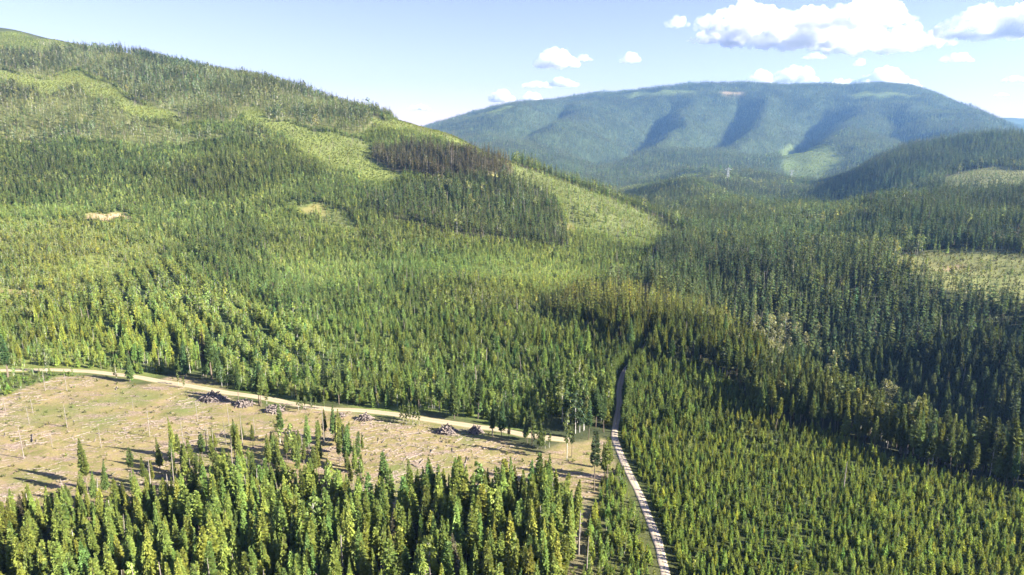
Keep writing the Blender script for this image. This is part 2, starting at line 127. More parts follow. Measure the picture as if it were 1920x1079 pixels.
def height(x, y):
    x = np.asarray(x, float); y = np.asarray(y, float)
    yy = np.maximum(y, 60.0)
    q = np.clip((x / yy - QMIN) / (QMAX - QMIN), 0, 0.99999) * (NQ - 1)
    l = np.clip((np.log(yy) - LMIN) / (LMAX - LMIN), 0, 0.99999) * (NL - 1)
    i = q.astype(int); j = l.astype(int); fq = q - i; fl = l - j
    z = (TABLE[i, j] * (1-fq) * (1-fl) + TABLE[i+1, j] * fq * (1-fl) + TABLE[i, j+1] * (1-fq) * fl + TABLE[i+1, j+1] * fq * fl)
    far = smooth01((y - 2600) / 1600)
    # gullies of the far mountain: floor lines, with a steep east wall and a gentler west wall
    add = np.zeros_like(z); dig = np.zeros_like(z)
    for (x0, y0, x1, y1, A, wl, wr) in SPURS:
        dx, dy = x1 - x0, y1 - y0; L = math.hypot(dx, dy)
        wob = 60 * vnoise(x / 420, y / 420, 91)
        t = ((x - x0) * dx + (y - y0) * dy) / (L * L)
        s = ((x - x0) * dy - (y - y0) * dx) / L + wob          # positive to the east of a spur that runs away
        prof = np.where(s > 0, 1 - s / wr, 1 + s / wl)
        env = smooth01((t + 0.12) / 0.35) * smooth01((1.0 - t) / 0.3)
        add = np.maximum(add, A * np.clip(prof, 0, 1) ** 1.25 * env)
    z = z - add
    for (cx, cy, rx, ry, A) in KNOLLS:
        z = z + A * np.exp(-((x - cx) / rx) ** 2 - ((y - cy) / ry) ** 2)
    hill = smooth01((z - 5) / 40)
    near = smooth01((y - 330) / 300)
    n1 = fbm(x, y, 260, 4, 3); n2 = fbm(x, y, 900, 5, 11, True)
    z = z + near * (1 - far) * n1 * (1.5 + 5 * hill) + far * (n2 * 38 + fbm(x, y, 420, 3, 41, True) * 26 + fbm(x, y, 130, 2, 43, True) * 7)
    z = z + 0.35 * fbm(x, y, 9, 3, 23) * smooth01((3000 - y) / 1500)
    mid = smooth01((y - 1300) / 500) * (1 - far) * smooth01((x - 100) / 300)
    z = z + mid * 26 * fbm(x, y, 380, 3, 31)
    bank = smooth01((x / yy - 0.28) / 0.15) * smooth01((y - 420) / 120) * (1 - smooth01((y - 1200) / 300))
    z = z + bank * 7 * fbm(x, y, 130, 2, 37)
    return z


# ---------------------------------------------------------------- helpers
def inside(poly, x, y):
    P = np.array(poly, float); res = np.zeros(len(x), bool)
    m = (x >= P[:, 0].min()) & (x <= P[:, 0].max()) & (y >= P[:, 1].min()) & (y <= P[:, 1].max())
    if not m.any(): return res
    xs, ys = x[m], y[m]; c = np.zeros(len(xs), bool)
    for k in range(len(P)):
        x1, y1 = P[k - 1]; x2, y2 = P[k]
        if y1 == y2: continue
        c ^= ((y1 > ys) != (y2 > ys)) & (xs < (x2 - x1) * (ys - y1) / (y2 - y1) + x1)
    res[m] = c
    return res

ZONE_NAMES = ['valley', 'mountain'] + list(ZONES)
ZID = {n: i for i, n in enumerate(ZONE_NAMES)}
def zone_of(x, y, warp=True):
    d = np.maximum(y, 100)
    if warp:
        a = 0.02 * d + 1.5
        x, y = (x + a * vnoise(x / (4 * a), y / (4 * a), 51) + 0.4 * a * vnoise(x / a, y / a, 53),
                y + 1.5 * a * vnoise(x / (4 * a), y / (4 * a), 57) + 0.5 * a * vnoise(x / a, y / a, 59))
    z = np.where(y > 2600, 1, 0)
    for n, polys in ZONES.items():
        for p in polys: z[inside(p, x, y)] = ZID[n]
    return z

def dist_polyline(pts, x, y):
    d = np.full(len(x), 1e9)
    for (x1, y1), (x2, y2) in zip(pts[:-1], pts[1:]):
        dx, dy = x2 - x1, y2 - y1
        t = np.clip(((x - x1) * dx + (y - y1) * dy) / (dx * dx + dy * dy), 0, 1)
        d = np.minimum(d, np.hypot(x - x1 - t * dx, y - y1 - t * dy))
    return d

def mesh_from(name, verts, faces, mats=(), midx=None, smooth=False, attrs=None):
    """faces: (n,4) or (n,3) index array"""
    verts = np.asarray(verts, np.float32); faces = np.asarray(faces, np.int32); n, k = faces.shape
    me = bpy.data.meshes.new(name)
    me.vertices.add(len(verts)); me.vertices.foreach_set('co', verts.ravel())
    me.loops.add(n * k); me.loops.foreach_set('vertex_index', faces.ravel())
    me.polygons.add(n); me.polygons.foreach_set('loop_start', np.arange(0, n * k, k, dtype=np.int32))
    if midx is not None: me.polygons.foreach_set('material_index', np.asarray(midx, np.int32))
    me.polygons.foreach_set('use_smooth', np.full(n, smooth))
    for m in mats: me.materials.append(m)
    for an, (typ, dat) in (attrs or {}).items():
        a = me.attributes.new(an, typ, 'POINT'); dat = np.asarray(dat, np.float32)
        if typ == 'FLOAT': a.data.foreach_set('value', dat.ravel())
        elif typ == 'FLOAT_COLOR': a.data.foreach_set('color', dat.ravel())
        else: a.data.foreach_set('vector', dat.ravel())
    me.update(calc_edges=True); me.validate()
    return me

def link(name, me, parent=None, loc=None, **props):
    o = bpy.data.objects.new(name, me); col.objects.link(o)
    if parent is not None: o.parent = parent
    if loc is not None: o.location = loc
    for k, v in props.items(): o[k] = v
    return o

# ---------------------------------------------------------------- materials
def new_mat(name):
    m = bpy.data.materials.new(name); m.use_nodes = True; nt = m.node_tree; nt.nodes.clear()
    out = nt.nodes.new('ShaderNodeOutputMaterial')
    return m, nt, out
def node(nt, typ, **kw):
    n = nt.nodes.new(typ)
    for k, v in kw.items(): setattr(n, k, v)
    return n
def math_node(nt, op, a, b=None, clamp=False):
    n = node(nt, 'ShaderNodeMath', operation=op, use_clamp=clamp)
    for i, v in enumerate((a, b)):
        if v is None: continue
        if hasattr(v, 'is_output'): nt.links.new(v, n.inputs[i])
        else: n.inputs[i].default_value = v
    return n.outputs[0]
def mixc(nt, fac, a, b, blend='MIX'):
    n = node(nt, 'ShaderNodeMix', data_type='RGBA', blend_type=blend)
    for i, v in ((0, fac), (6, a), (7, b)):
        if hasattr(v, 'is_output'): nt.links.new(v, n.inputs[i])
        else: n.inputs[i].default_value = v if i == 0 else (*v[:3], 1)
    return n.outputs[2]
def noise(nt, scale, detail=3, vec=None, rough=0.6):
    n = node(nt, 'ShaderNodeTexNoise'); n.inputs['Scale'].default_value = scale; n.inputs['Detail'].default_value = detail; n.inputs['Roughness'].default_value = rough
    if vec is not None: nt.links.new(vec, n.inputs['Vector'])
    return n.outputs['Fac']
def ramp(nt, fac, lo, hi):
    n = node(nt, 'ShaderNodeMapRange'); n.inputs['From Min'].default_value = lo; n.inputs['From Max'].default_value = hi
    nt.links.new(fac, n.inputs['Value']); return n.outputs[0]

def foliage_mat(name, trans=0.25, rough=0.6, gloss=0.2):
    """base colour = tint of the individual tree x variation stored per leaf spray"""
    m, nt, out = new_mat(name)
    tint = node(nt, 'ShaderNodeAttribute', attribute_type='INSTANCER', attribute_name='tint')
    leaf = node(nt, 'ShaderNodeAttribute', attribute_type='GEOMETRY', attribute_name='leaf')
    v = node(nt, 'ShaderNodeCombineColor')
    c = mixc(nt, 1.0, tint.outputs['Color'], leaf.outputs['Color'], 'MULTIPLY')
    b = node(nt, 'ShaderNodeBsdfPrincipled'); nt.links.new(c, b.inputs['Base Color']); b.inputs['Roughness'].default_value = rough
    b.inputs['Specular IOR Level'].default_value = gloss
    t = node(nt, 'ShaderNodeBsdfTranslucent'); nt.links.new(mixc(nt, 1.0, c, (1.25, 1.2, 0.45), 'MULTIPLY'), t.inputs['Color'])
    mx = node(nt, 'ShaderNodeMixShader'); mx.inputs[0].default_value = trans
    nt.links.new(b.outputs[0], mx.inputs[1]); nt.links.new(t.outputs[0], mx.inputs[2]); nt.links.new(mx.outputs[0], out.inputs[0])
    return m
def bark_mat(name, c1, c2, scale=3.0):
    m, nt, out = new_mat(name)
    tc = node(nt, 'ShaderNodeTexCoord'); mp = node(nt, 'ShaderNodeMapping'); mp.inputs['Scale'].default_value = (1, 1, 0.35)
    nt.links.new(tc.outputs['Object'], mp.inputs[0])
    n = noise(nt, scale, 4, mp.outputs[0])
    c = mixc(nt, ramp(nt, n, 0.35, 0.62), c1, c2)
    b = node(nt, 'ShaderNodeBsdfPrincipled'); nt.links.new(c, b.inputs['Base Color']); b.inputs['Roughness'].default_value = 0.85
    b.inputs['Specular IOR Level'].default_value = 0.2
    nt.links.new(b.outputs[0], out.inputs[0])
    return m
NEEDLES = foliage_mat('needles', 0.22)
LEAVES = foliage_mat('leaves', 0.35)
BARK = bark_mat('bark', (0.10, 0.075, 0.055), (0.20, 0.16, 0.125))
PALE_BARK = bark_mat('pale_bark', (0.62, 0.60, 0.54), (0.30, 0.28, 0.25), 5)
DEAD_WOOD = bark_mat('dead_wood', (0.30, 0.265, 0.225), (0.17, 0.145, 0.125))
CUT_WOOD = bark_mat('weathered_logs', (0.33, 0.275, 0.23), (0.16, 0.13, 0.11), 1.4)

def ground_mat():
    m, nt, out = new_mat('ground_cover')
    geo = node(nt, 'ShaderNodeNewGeometry'); pos = geo.outputs['Position']
    cov = node(nt, 'ShaderNodeAttribute', attribute_name='cover').outputs['Color']
    slash = node(nt, 'ShaderNodeAttribute', attribute_name='slash').outputs['Fac']
    grain = noise(nt, 1.3, 5, pos, 0.7); patch = noise(nt, 0.11, 5, pos, 0.65); broad = noise(nt, 0.018, 4, pos)
    # clear-cut: pinkish grey slash lying in streaks between yellow-green weeds
    mp = node(nt, 'ShaderNodeMapping'); mp.inputs['Rotation'].default_value = (0, 0, R(-22)); mp.inputs['Scale'].default_value = (0.05, 0.16, 0.1)
    nt.links.new(pos, mp.inputs[0]); streak = noise(nt, 1.0, 6, mp.outputs[0], 0.72)
    dead = noise(nt, 0.45, 4, pos, 0.7)
    weeds = mixc(nt, ramp(nt, patch, 0.35, 0.65), (0.175, 0.17, 0.055), (0.28, 0.225, 0.10))
    weeds = mixc(nt, ramp(nt, dead, 0.50, 0.64), weeds, (0.27, 0.19, 0.12))
    weeds = mixc(nt, ramp(nt, broad, 0.48, 0.62), weeds, (0.14, 0.17, 0.05))
    debris = mixc(nt, ramp(nt, grain, 0.35, 0.65), (0.18, 0.13, 0.10), (0.34, 0.255, 0.20))
    cut = mixc(nt, ramp(nt, math_node(nt, 'ADD', streak, math_node(nt, 'MULTIPLY', math_node(nt, 'SUBTRACT', grain, 0.5), 0.35)), 0.51, 0.64), weeds, debris)
    c = mixc(nt, slash, cov, cut)
    var = math_node(nt, 'ADD', 0.45, math_node(nt, 'ADD', math_node(nt, 'MULTIPLY', grain, 0.65), math_node(nt, 'MULTIPLY', patch, 0.45)))
    vc = node(nt, 'ShaderNodeCombineColor')
    for i in range(3): nt.links.new(var, vc.inputs[i])
    c = mixc(nt, 1.0, c, vc.outputs[0], 'MULTIPLY')
    b = node(nt, 'ShaderNodeBsdfPrincipled'); nt.links.new(c, b.inputs['Base Color']); b.inputs['Roughness'].default_value = 0.95
    b.inputs['Specular IOR Level'].default_value = 0.1
    bp = node(nt, 'ShaderNodeBump'); bp.inputs['Strength'].default_value = 0.8; bp.inputs['Distance'].default_value = 0.35
    nt.links.new(grain, bp.inputs['Height']); nt.links.new(bp.outputs[0], b.inputs['Normal'])
    nt.links.new(b.outputs[0], out.inputs[0])
    return m
GROUND = ground_mat()

def road_mat(name, wheel, verge):
    m, nt, out = new_mat(name)
    ac = node(nt, 'ShaderNodeAttribute', attribute_name='across').outputs['Fac']     # -1 .. 1 from edge to edge
    geo = node(nt, 'ShaderNodeNewGeometry'); n = noise(nt, 2.2, 5, geo.outputs['Position'], 0.7); n2 = noise(nt, 0.25, 3, geo.outputs['Position'])
    a = math_node(nt, 'ABSOLUTE', ac)
    centre = ramp(nt, math_node(nt, 'ADD', a, math_node(nt, 'MULTIPLY', n2, 0.25)), 0.34, 0.20)
    edge = ramp(nt, math_node(nt, 'ADD', a, math_node(nt, 'MULTIPLY', n, 0.45)), 0.98, 1.2)
    c = mixc(nt, ramp(nt, n, 0.3, 0.7), tuple(k * 0.8 for k in wheel), wheel)
    c = mixc(nt, math_node(nt, 'MULTIPLY', centre, 0.45), c, verge); c = mixc(nt, edge, c, verge)
    b = node(nt, 'ShaderNodeBsdfPrincipled'); nt.links.new(c, b.inputs['Base Color']); b.inputs['Roughness'].default_value = 0.95; b.inputs['Specular IOR Level'].default_value = 0.1
    nt.links.new(b.outputs[0], out.inputs[0])
    return m

# ---------------------------------------------------------------- the ground: one continuous sheet out to the horizon, split by name
def axis(lo, hi, f):
    a = [0.0]
    while a[-1] < hi: a.append(a[-1] + f(a[-1]))
    b = [0.0]
    while b[-1] > lo: b.append(b[-1] - f(b[-1]))
    return np.array(b[:0:-1] + a)
gx = axis(-11000, 11000, lambda v: max(4.0, 0.013 * abs(v)))
gy = axis(-900, 9800, lambda v: 4.0 if 100 < v < 620 else max(4.0, 0.0085 * abs(v)) if v > 0 else max(20.0, 0.1 * abs(v)))
GX, GY = np.meshgrid(gx, gy); fx, fy = GX.ravel(), GY.ravel()
gz = height(fx, fy)
gzone = zone_of(fx, fy)
COVER = {'valley': (0.05, 0.06, 0.028), 'mountain': (0.05, 0.07, 0.032), 'shade_tinted_hill': (0.05, 0.065, 0.03), 'shade_tinted_bank': (0.05, 0.055, 0.03), 'young_slope': (0.13, 0.165, 0.045), 'dark_slope': (0.10, 0.13, 0.04), 'yellow_slope': (0.18, 0.205, 0.055),
         'row_slope': (0.07, 0.10, 0.035), 'mature_upper': (0.14, 0.15, 0.055), 'meadow_upper': (0.17, 0.20, 0.055), 'shrub_ridge': (0.14, 0.165, 0.055), 'red_stand': (0.09, 0.08, 0.045),
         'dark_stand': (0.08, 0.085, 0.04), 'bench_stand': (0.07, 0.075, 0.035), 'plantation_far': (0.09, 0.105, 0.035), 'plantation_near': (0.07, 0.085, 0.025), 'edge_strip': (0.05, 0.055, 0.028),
         'clearing': (0.22, 0.20, 0.09), 'roadside_bushes': (0.12,0.14,0.045), 'road_flank': (0.09,0.1,0.04), 'wedge': (0.12, 0.13, 0.045), 'mature_front': (0.06, 0.06, 0.035), 'open_edge': (0.16, 0.16, 0.06), 'cut_line': (0.25, 0.21, 0.12), 'right_clearing': (0.19, 0.205, 0.07), 'bare_patch': (0.34, 0.24, 0.145),
         'meadow_far': (0.13, 0.165, 0.06), 'gold_patch': (0.25, 0.23, 0.08)}
tab = np.array([COVER[n] for n in ZONE_NAMES])
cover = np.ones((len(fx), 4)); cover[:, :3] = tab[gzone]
open_ = smooth01((fbm(fx, fy, 230, 3, 77) - 0.36) / 0.1) * (gzone == 0) * (fy > 1100)
cover[:, :3] = cover[:, :3] * (1 - open_)[:, None] + np.array((0.15, 0.18, 0.065)) * open_[:, None]
for sc_ in (25, 90): cover[:, :3] *= (1 + 0.3 * fbm(fx, fy, sc_, 3, 19 + sc_))[:, None]
slash = ((gzone == ZID['clearing']) | (gzone == ZID['open_edge'])).astype(float)
slash = np.where(gzone == ZID['right_clearing'], 0.2, slash)
ny, nx = len(gy), len(gx)
c3 = cover.reshape(ny, nx, 4); c3[1:-1, 1:-1] = (c3[1:-1, 1:-1] * 2 + c3[:-2, 1:-1] + c3[2:, 1:-1] + c3[1:-1, :-2] + c3[1:-1, 2:]) / 6
I = (np.arange(ny - 1)[:, None] * nx + np.arange(nx - 1)[None, :])
quads = np.stack([I, I + 1, I + nx + 1, I + nx], -1).reshape(-1, 4)
cyq = fy[quads[:, 0]]; cxq = fx[quads[:, 0]]; czq = gz[quads[:, 0]]
is_mtn = cyq > 2700
is_hill = (~is_mtn) & (czq > 6) & (cxq < 0.26 * cyq) & (cyq > 330)
V = np.stack([fx, fy, gz], 1)
for nm, mask in (('hill', is_hill), ('mountain', is_mtn), ('ground', ~(is_mtn | is_hill))):
    q = quads[mask]; used = np.unique(q); remap = np.full(len(V), -1); remap[used] = np.arange(len(used))
    me = mesh_from(nm, V[used], remap[q], [GROUND], smooth=True, attrs={'cover': ('FLOAT_COLOR', cover[used]), 'slash': ('FLOAT', slash[used])})
    link(nm, me, kind='structure')
del GX, GY

# gravel road and dirt track: strips with worn wheel lines, lying on the ground
def catmull(pts, step):
    P = np.array(pts, float); P = np.vstack([2 * P[0] - P[1], P, 2 * P[-1] - P[-2]]); out = []
    for k in range(1, len(P) - 2):
        n = max(2, int(np.hypot(*(P[k+1] - P[k])) / step))
        t = np.linspace(0, 1, n, endpoint=False)[:, None]
        out.append(0.5 * (2*P[k] + (P[k+1] - P[k-1]) * t + (2*P[k-1] - 5*P[k] + 4*P[k+1] - P[k+2]) * t**2 + (3*P[k] - P[k-1] - 3*P[k+1] + P[k+2]) * t**3))
    return np.vstack(out)
def strip(name, pts, width, mat):
    c = catmull(pts, 1.6); t = np.gradient(c, axis=0); t /= np.linalg.norm(t, axis=1)[:, None]; nrm = np.stack([t[:, 1], -t[:, 0]], 1)
    offs = np.array([-1.25, -1, -0.5, 0, 0.5, 1, 1.25]); vs = []; ac = []
    base = height(c[:, 0], c[:, 1])
    k = np.ones(9) / 9; base = np.convolve(np.pad(base, 4, mode='edge'), k, 'valid')
    for o, dz in zip(offs, [-0.5, 0.05, 0.13, 0.22, 0.13, 0.05, -0.5]):
        wob = width / 2 * (1 + 0.10 * vnoise(c[:, 0] / 5 + o, c[:, 1] / 5, 7))
        p = c + nrm * (o * wob)[:, None]
        vs.append(np.column_stack([p, np.maximum(base, height(p[:, 0], p[:, 1]) * 0.5 + base * 0.5) + dz])); ac.append(np.full(len(c), o))
    vs = np.stack(vs, 1); n, w, _ = vs.shape
    I = np.arange(n - 1)[:, None] * w + np.arange(w - 1)[None, :]
    q = np.stack([I, I + 1, I + w + 1, I + w], -1).reshape(-1, 4)
    me = mesh_from(name, vs.reshape(-1, 3), q, [mat], smooth=True, attrs={'across': ('FLOAT', np.stack(ac, 1).ravel())})
    return link(name, me, kind='structure')
strip('gravel_road', GRAVEL_ROAD, 2.9, road_mat('pinkish_gravel', (0.50, 0.41, 0.32), (0.24, 0.23, 0.11)))
strip('dirt_track', DIRT_TRACK, 4.4, road_mat('sandy_dirt', (0.46, 0.37, 0.25), (0.25, 0.23, 0.10)))

# ---------------------------------------------------------------- tree shapes
def tube(path, radii, sides):
    vs = []; fs = []
    for k, (p, r) in enumerate(zip(path, radii)):
        for s in range(sides):
            a = 2 * math.pi * s / sides
            vs.append((p[0] + r * math.cos(a), p[1] + r * math.sin(a), p[2]))
    for k in range(len(path) - 1):
        for s in range(sides):
            s2 = (s + 1) % sides
            fs.append((k*sides + s, k*sides + s2, (k+1)*sides + s2, (k+1)*sides + s))
    return vs, fs
def bar(a, b, r0, r1, sides=3):
    a = np.array(a, float); b = np.array(b, float); d = b - a; d /= np.linalg.norm(d)
    u = np.cross(d, (0, 0, 1) if abs(d[2]) < 0.9 else (1, 0, 0)); u /= np.linalg.norm(u); w = np.cross(d, u)
    vs = [tuple(p + r * (math.cos(t) * u + math.sin(t) * w)) for p, r in ((a, r0), (b, r1)) for t in [2 * math.pi * s / sides for s in range(sides)]]
    return vs, [(s, (s + 1) % sides, sides + (s + 1) % sides, sides + s) for s in range(sides)]
def join(parts):
    V = []; Fc = []
    for vs, fs in parts:
        b = len(V); V += list(vs); Fc += [tuple(i + b for i in f) for f in fs]
    return V, Fc

def conifer(seed, H, rad, base, whorls, per, width=0.42, droop=0.25, power=0.8, gaps=0.12, lean=0.0, twigs=True):
    """crown of drooping sprays in whorls; returns crown verts/faces/leaf colours and trunk verts/faces"""
    rg = random.Random(seed); V = []; Fc = []; Cc = []
    sx, sy = rg.uniform(-1, 1) * lean, rg.uniform(-1, 1) * lean
    ax = lambda z: (sx * (z / H) ** 2, sy * (z / H) ** 2)
    def kite(p, tip, w, roll, val):
        p = np.array(p); tip = np.array(tip); d = tip - p; L = np.linalg.norm(d)
        side = np.cross(d, (0, 0, 1)); side /= max(np.linalg.norm(side), 1e-6); up = np.cross(side, d) / max(L, 1e-6)
        s = side * math.cos(roll) + up * math.sin(roll); m = p + d * 0.55 + np.array((0, 0, rg.uniform(-0.04, 0.08) * L))
        b = len(V); V.extend([tuple(p), tuple(m + s * w), tuple(tip), tuple(m - s * w)]); Fc.append((b, b+1, b+2, b+3))
        c = (val * rg.uniform(0.92, 1.08), val, val * rg.uniform(0.85, 1.1)); Cc.extend([c] * 4)
    sector = [rg.uniform(0.72, 1.2) for _ in range(8)]
    for k in range(whorls):
        f = k / (whorls - 1); z = H * (base + (0.985 - base) * f)
        prof = min(1.0, ((1 - f) + 0.03) ** power * 1.05) * (0.6 + 0.4 * min(1, f / 0.12))
        lay = rg.uniform(0.8, 1.15); a0 = rg.random() * 6.28
        for j in range(per):
            if rg.random() < gaps: continue
            a = a0 + 6.283 * (j + rg.uniform(-0.3, 0.3)) / per
            r = rad * prof * lay * sector[int(a / 6.283 * 8) % 8] * rg.uniform(0.75, 1.15)
            zz = z + rg.uniform(-0.5, 0.5) * H / whorls
            cx, cy_ = ax(zz); rise = 0.5 if f > 0.85 else 0.0
            tip = (cx + r * math.cos(a), cy_ + r * math.sin(a), zz - droop * r + rise * r)
            val = rg.uniform(0.7, 1.3)
            kite((cx, cy_, zz + 0.05 * r), tip, width * r * 0.6 + 0.06 * rad, rg.uniform(-0.5, 0.5), val)
            if twigs:
                kite((cx + 0.35*r*math.cos(a), cy_ + 0.35*r*math.sin(a), zz), (cx + 0.95*r*math.cos(a+0.35), cy_ + 0.95*r*math.sin(a+0.35), zz - (droop + rg.uniform(0.1, 0.35)) * r), width * r * 0.35 + 0.04 * rad, rg.uniform(0.6, 1.6), val * 0.95)
                kite((cx + 0.3*r*math.cos(a), cy_ + 0.3*r*math.sin(a), zz), (cx + 0.85*r*math.cos(a-0.4), cy_ + 0.85*r*math.sin(a-0.4), zz + rg.uniform(-0.3, 0.15) * r), width * r * 0.35 + 0.04 * rad, rg.uniform(-1.4, 0.2), val * 1.05)
    cx, cy_ = ax(H)
    for t in range(3):
        kite((cx, cy_, H * 0.93), (cx + rg.uniform(-.1, .1), cy_ + rg.uniform(-.1, .1), H), 0.09 * rad + 0.05, t * 1.05, 1.1)
    tr = max(0.05, H * 0.0085)
    path = [(ax(z)[0], ax(z)[1], z) for z in (-0.6, H * 0.35, H * 0.7, H * 0.95)]
    return (V, Fc, Cc), tube(path, [tr * 1.15, tr * 0.85, tr * 0.5, tr * 0.15], 5)

def broadleaf(seed, H, rx, base, clumps, leaves, size, spread=0.6):
    """crown of leaf clumps spread through an egg-shaped volume, limbs reaching into it"""
    rg = random.Random(seed); V = []; Fc = []; Cc = []; trunks = []
    tr = max(0.05, H * 0.009)
    bend = (rg.uniform(-.4, .4), rg.uniform(-.4, .4))
    trunks.append(tube([(0, 0, -0.6), (bend[0]*.3, bend[1]*.3, H*0.35), (bend[0], bend[1], H*0.75), (bend[0]*1.3, bend[1]*1.3, H*0.95)], [tr*1.2, tr, tr*0.55, tr*0.15], 5))
    for c in range(clumps):
        f = (c + rg.random()) / clumps; z = H * (base + (1 - base) * (0.06 + 0.9 * f))
        prof = math.sin(math.pi * min(1, 0.12 + 0.86 * f)) ** 0.7
        a = rg.random() * 6.283; r = rx * prof * math.sqrt(rg.random()) * 0.8
        c0 = np.array((bend[0] + r * math.cos(a), bend[1] + r * math.sin(a), z)); cr = rx * rg.uniform(0.25, 0.5) * (0.5 + 0.5 * prof); val = rg.uniform(0.7, 1.25)
        if r > 0.25 * rx: trunks.append(bar((bend[0]*z/H, bend[1]*z/H, z - 0.35 * r - 0.6), c0, tr * 0.35, tr * 0.1))
        for l in range(leaves):
            d = np.array([rg.gauss(0, 1) for _ in range(3)]); d /= np.linalg.norm(d); p = c0 + d * cr * (0.55 + 0.5 * rg.random()) * np.array((1, 1, 0.85))
            n = d + 0.7 * np.array([rg.gauss(0, 1) for _ in range(3)]) * 0.7; n /= np.linalg.norm(n)
            u = np.cross(n, (rg.random(), rg.random(), rg.random() + 0.1)); u /= np.linalg.norm(u); w = np.cross(n, u); s = size * rg.uniform(0.6, 1.3)
            b = len(V); V.extend([tuple(p - u*s), tuple(p - w*s*0.6), tuple(p + u*s), tuple(p + w*s*0.6)]); Fc.append((b, b+1, b+2, b+3))
            vv = val * rg.uniform(0.85, 1.15); Cc.extend([(vv, vv, vv * rg.uniform(0.8, 1.1))] * 4)
    return (V, Fc, Cc), join(trunks)

def snag(seed, H, twigs=26, broken=0.0):
    rg = random.Random(seed); tr = max(0.11, H * 0.0105); s = (rg.uniform(-.5, .5), rg.uniform(-.5, .5))
    parts = [tube([(0, 0, -0.5), (s[0]*.2, s[1]*.2, H*0.4), (s[0]*.6, s[1]*.6, H*0.75), (s[0], s[1], H*(1-broken))], [tr*1.2, tr, tr*0.7, tr*(0.2 + 2*broken)], 6)]
    for k in range(twigs):
        f = rg.uniform(0.3, 0.98 - broken); z = H * f; a = rg.random() * 6.283; r = (0.35 + 1.3 * (1 - f)) * rg.uniform(0.4, 1.0) * H / 14
        c = (s[0]*f*f, s[1]*f*f)
        parts.append(bar((c[0], c[1], z), (c[0] + r*math.cos(a), c[1] + r*math.sin(a), z + rg.uniform(-0.35, 0.15)*r), tr*0.28, tr*0.08))
    return None, join(parts)

class Kind: pass
def make_kind(shapes, leafmat, barkmat, name):
    """for each shape: a crown mesh, a trunk mesh, and both joined for the massed forest"""
    K = Kind(); K.crown, K.trunk, K.joined = [], [], []
    for crown, trunk in shapes:
        tv, tf = trunk; tv = np.array(tv); tf = np.array(tf)
        K.trunk.append(mesh_from(name + '_trunk', tv, tf, [barkmat], smooth=True))
        if crown:
            cv, cf, cc = crown; cv = np.array(cv); cf = np.array(cf); c4 = np.ones((len(cv), 4)); c4[:, :3] = cc
            K.crown.append(mesh_from(name + '_crown', cv, cf, [leafmat], attrs={'leaf': ('FLOAT_COLOR', c4)}))
            K.joined.append(mesh_from(name + '_whole', np.vstack([cv, tv]), np.vstack([cf, tf + len(cv)]), [leafmat, barkmat], midx=[0]*len(cf) + [1]*len(tf),
                                      attrs={'leaf': ('FLOAT_COLOR', np.vstack([c4, np.ones((len(tv), 4))]))}))
        else:
            K.crown.append(None); K.joined.append(K.trunk[-1])
    return K
# every shape has unit scale of the height given here; instances scale by wanted height / H
H0 = {'mature': 20.0, 'young': 6.0, 'aspen': 10.0, 'snag': 14.0, 'cotton': 16.0, 'shrub': 2.0, 'dense': 12.0}
near = {
 'mature': make_kind([conifer(10+i, 20, [2.0, 1.8, 2.4, 2.0, 2.2, 1.6][i], [0.30, 0.38, 0.15, 0.45, 0.25, 0.35][i], [34, 30, 38, 26, 36, 30][i], 8, width=0.34, lean=1.0, droop=[.15,-.15,.4,-.2,.35,0][i], power=[.6,.42,.85,.36,.7,.45][i], gaps=[.12,.2,.08,.25,.1,.2][i]) for i in range(6)], NEEDLES, BARK, 'mature_conifer'),
 'young': make_kind([conifer(30+i, 6, [1.15, 1.0, 1.3, 0.95, 1.2][i], 0.04, [14, 13, 15, 12, 14][i], 7, width=0.5, droop=[-.15,-.3,.05,-.35,0][i], power=[.7,.8,.75,.65,.9][i], gaps=0.08) for i in range(5)], NEEDLES, BARK, 'young_conifer'),
 'aspen': make_kind([broadleaf(50+i, 10, [1.7, 1.4, 1.9, 1.5][i], [0.22, 0.3, 0.15, 0.35][i], 22, 16, 0.30) for i in range(4)], LEAVES, PALE_BARK, 'aspen'),
 'cotton': make_kind([broadleaf(60+i, 16, [3.2, 2.8, 3.6][i], [0.22, 0.28, 0.18][i], 26, 18, 0.42) for i in range(3)], LEAVES, PALE_BARK, 'cottonwood'),
 'snag': make_kind([snag(70+i, 14, [30, 18, 24, 12][i], [0, 0.1, 0.02, 0.2][i]) for i in range(4)], None, DEAD_WOOD, 'dead_tree'),
}
mid = {
 'mature': make_kind([conifer(110+i, 20, [2.1, 1.9, 2.4, 2.0, 2.1][i], [0.22, 0.3, 0.12, 0.3, 0.2][i], [15, 14, 17, 13, 15][i], 6, width=0.6, twigs=False, lean=0.6, power=[.65,.5,.85,.45,.65][i]) for i in range(5)], NEEDLES, BARK, 'mature_conifer_small'),
 'young': make_kind([conifer(130+i, 6, [1.2, 1.05, 1.35, 1.1][i], 0.0, 9, 7, width=0.85, droop=-0.1, twigs=False, power=.75) for i in range(4)], NEEDLES, BARK, 'young_conifer_small'),
 'aspen': make_kind([broadleaf(150+i, 10, [1.7, 1.5, 2.0][i], 0.18, 14, 8, 0.5) for i in range(3)], LEAVES, PALE_BARK, 'aspen_small'),
 'snag': make_kind([snag(170+i, 14, 8, [0, 0.1][i]) for i in range(2)], None, DEAD_WOOD, 'dead_tree_small'),
 'shrub': make_kind([broadleaf(180+i, 2, 1.2, 0.05, 6, 7, 0.36) for i in range(3)], LEAVES, BARK, 'shrub'),
}
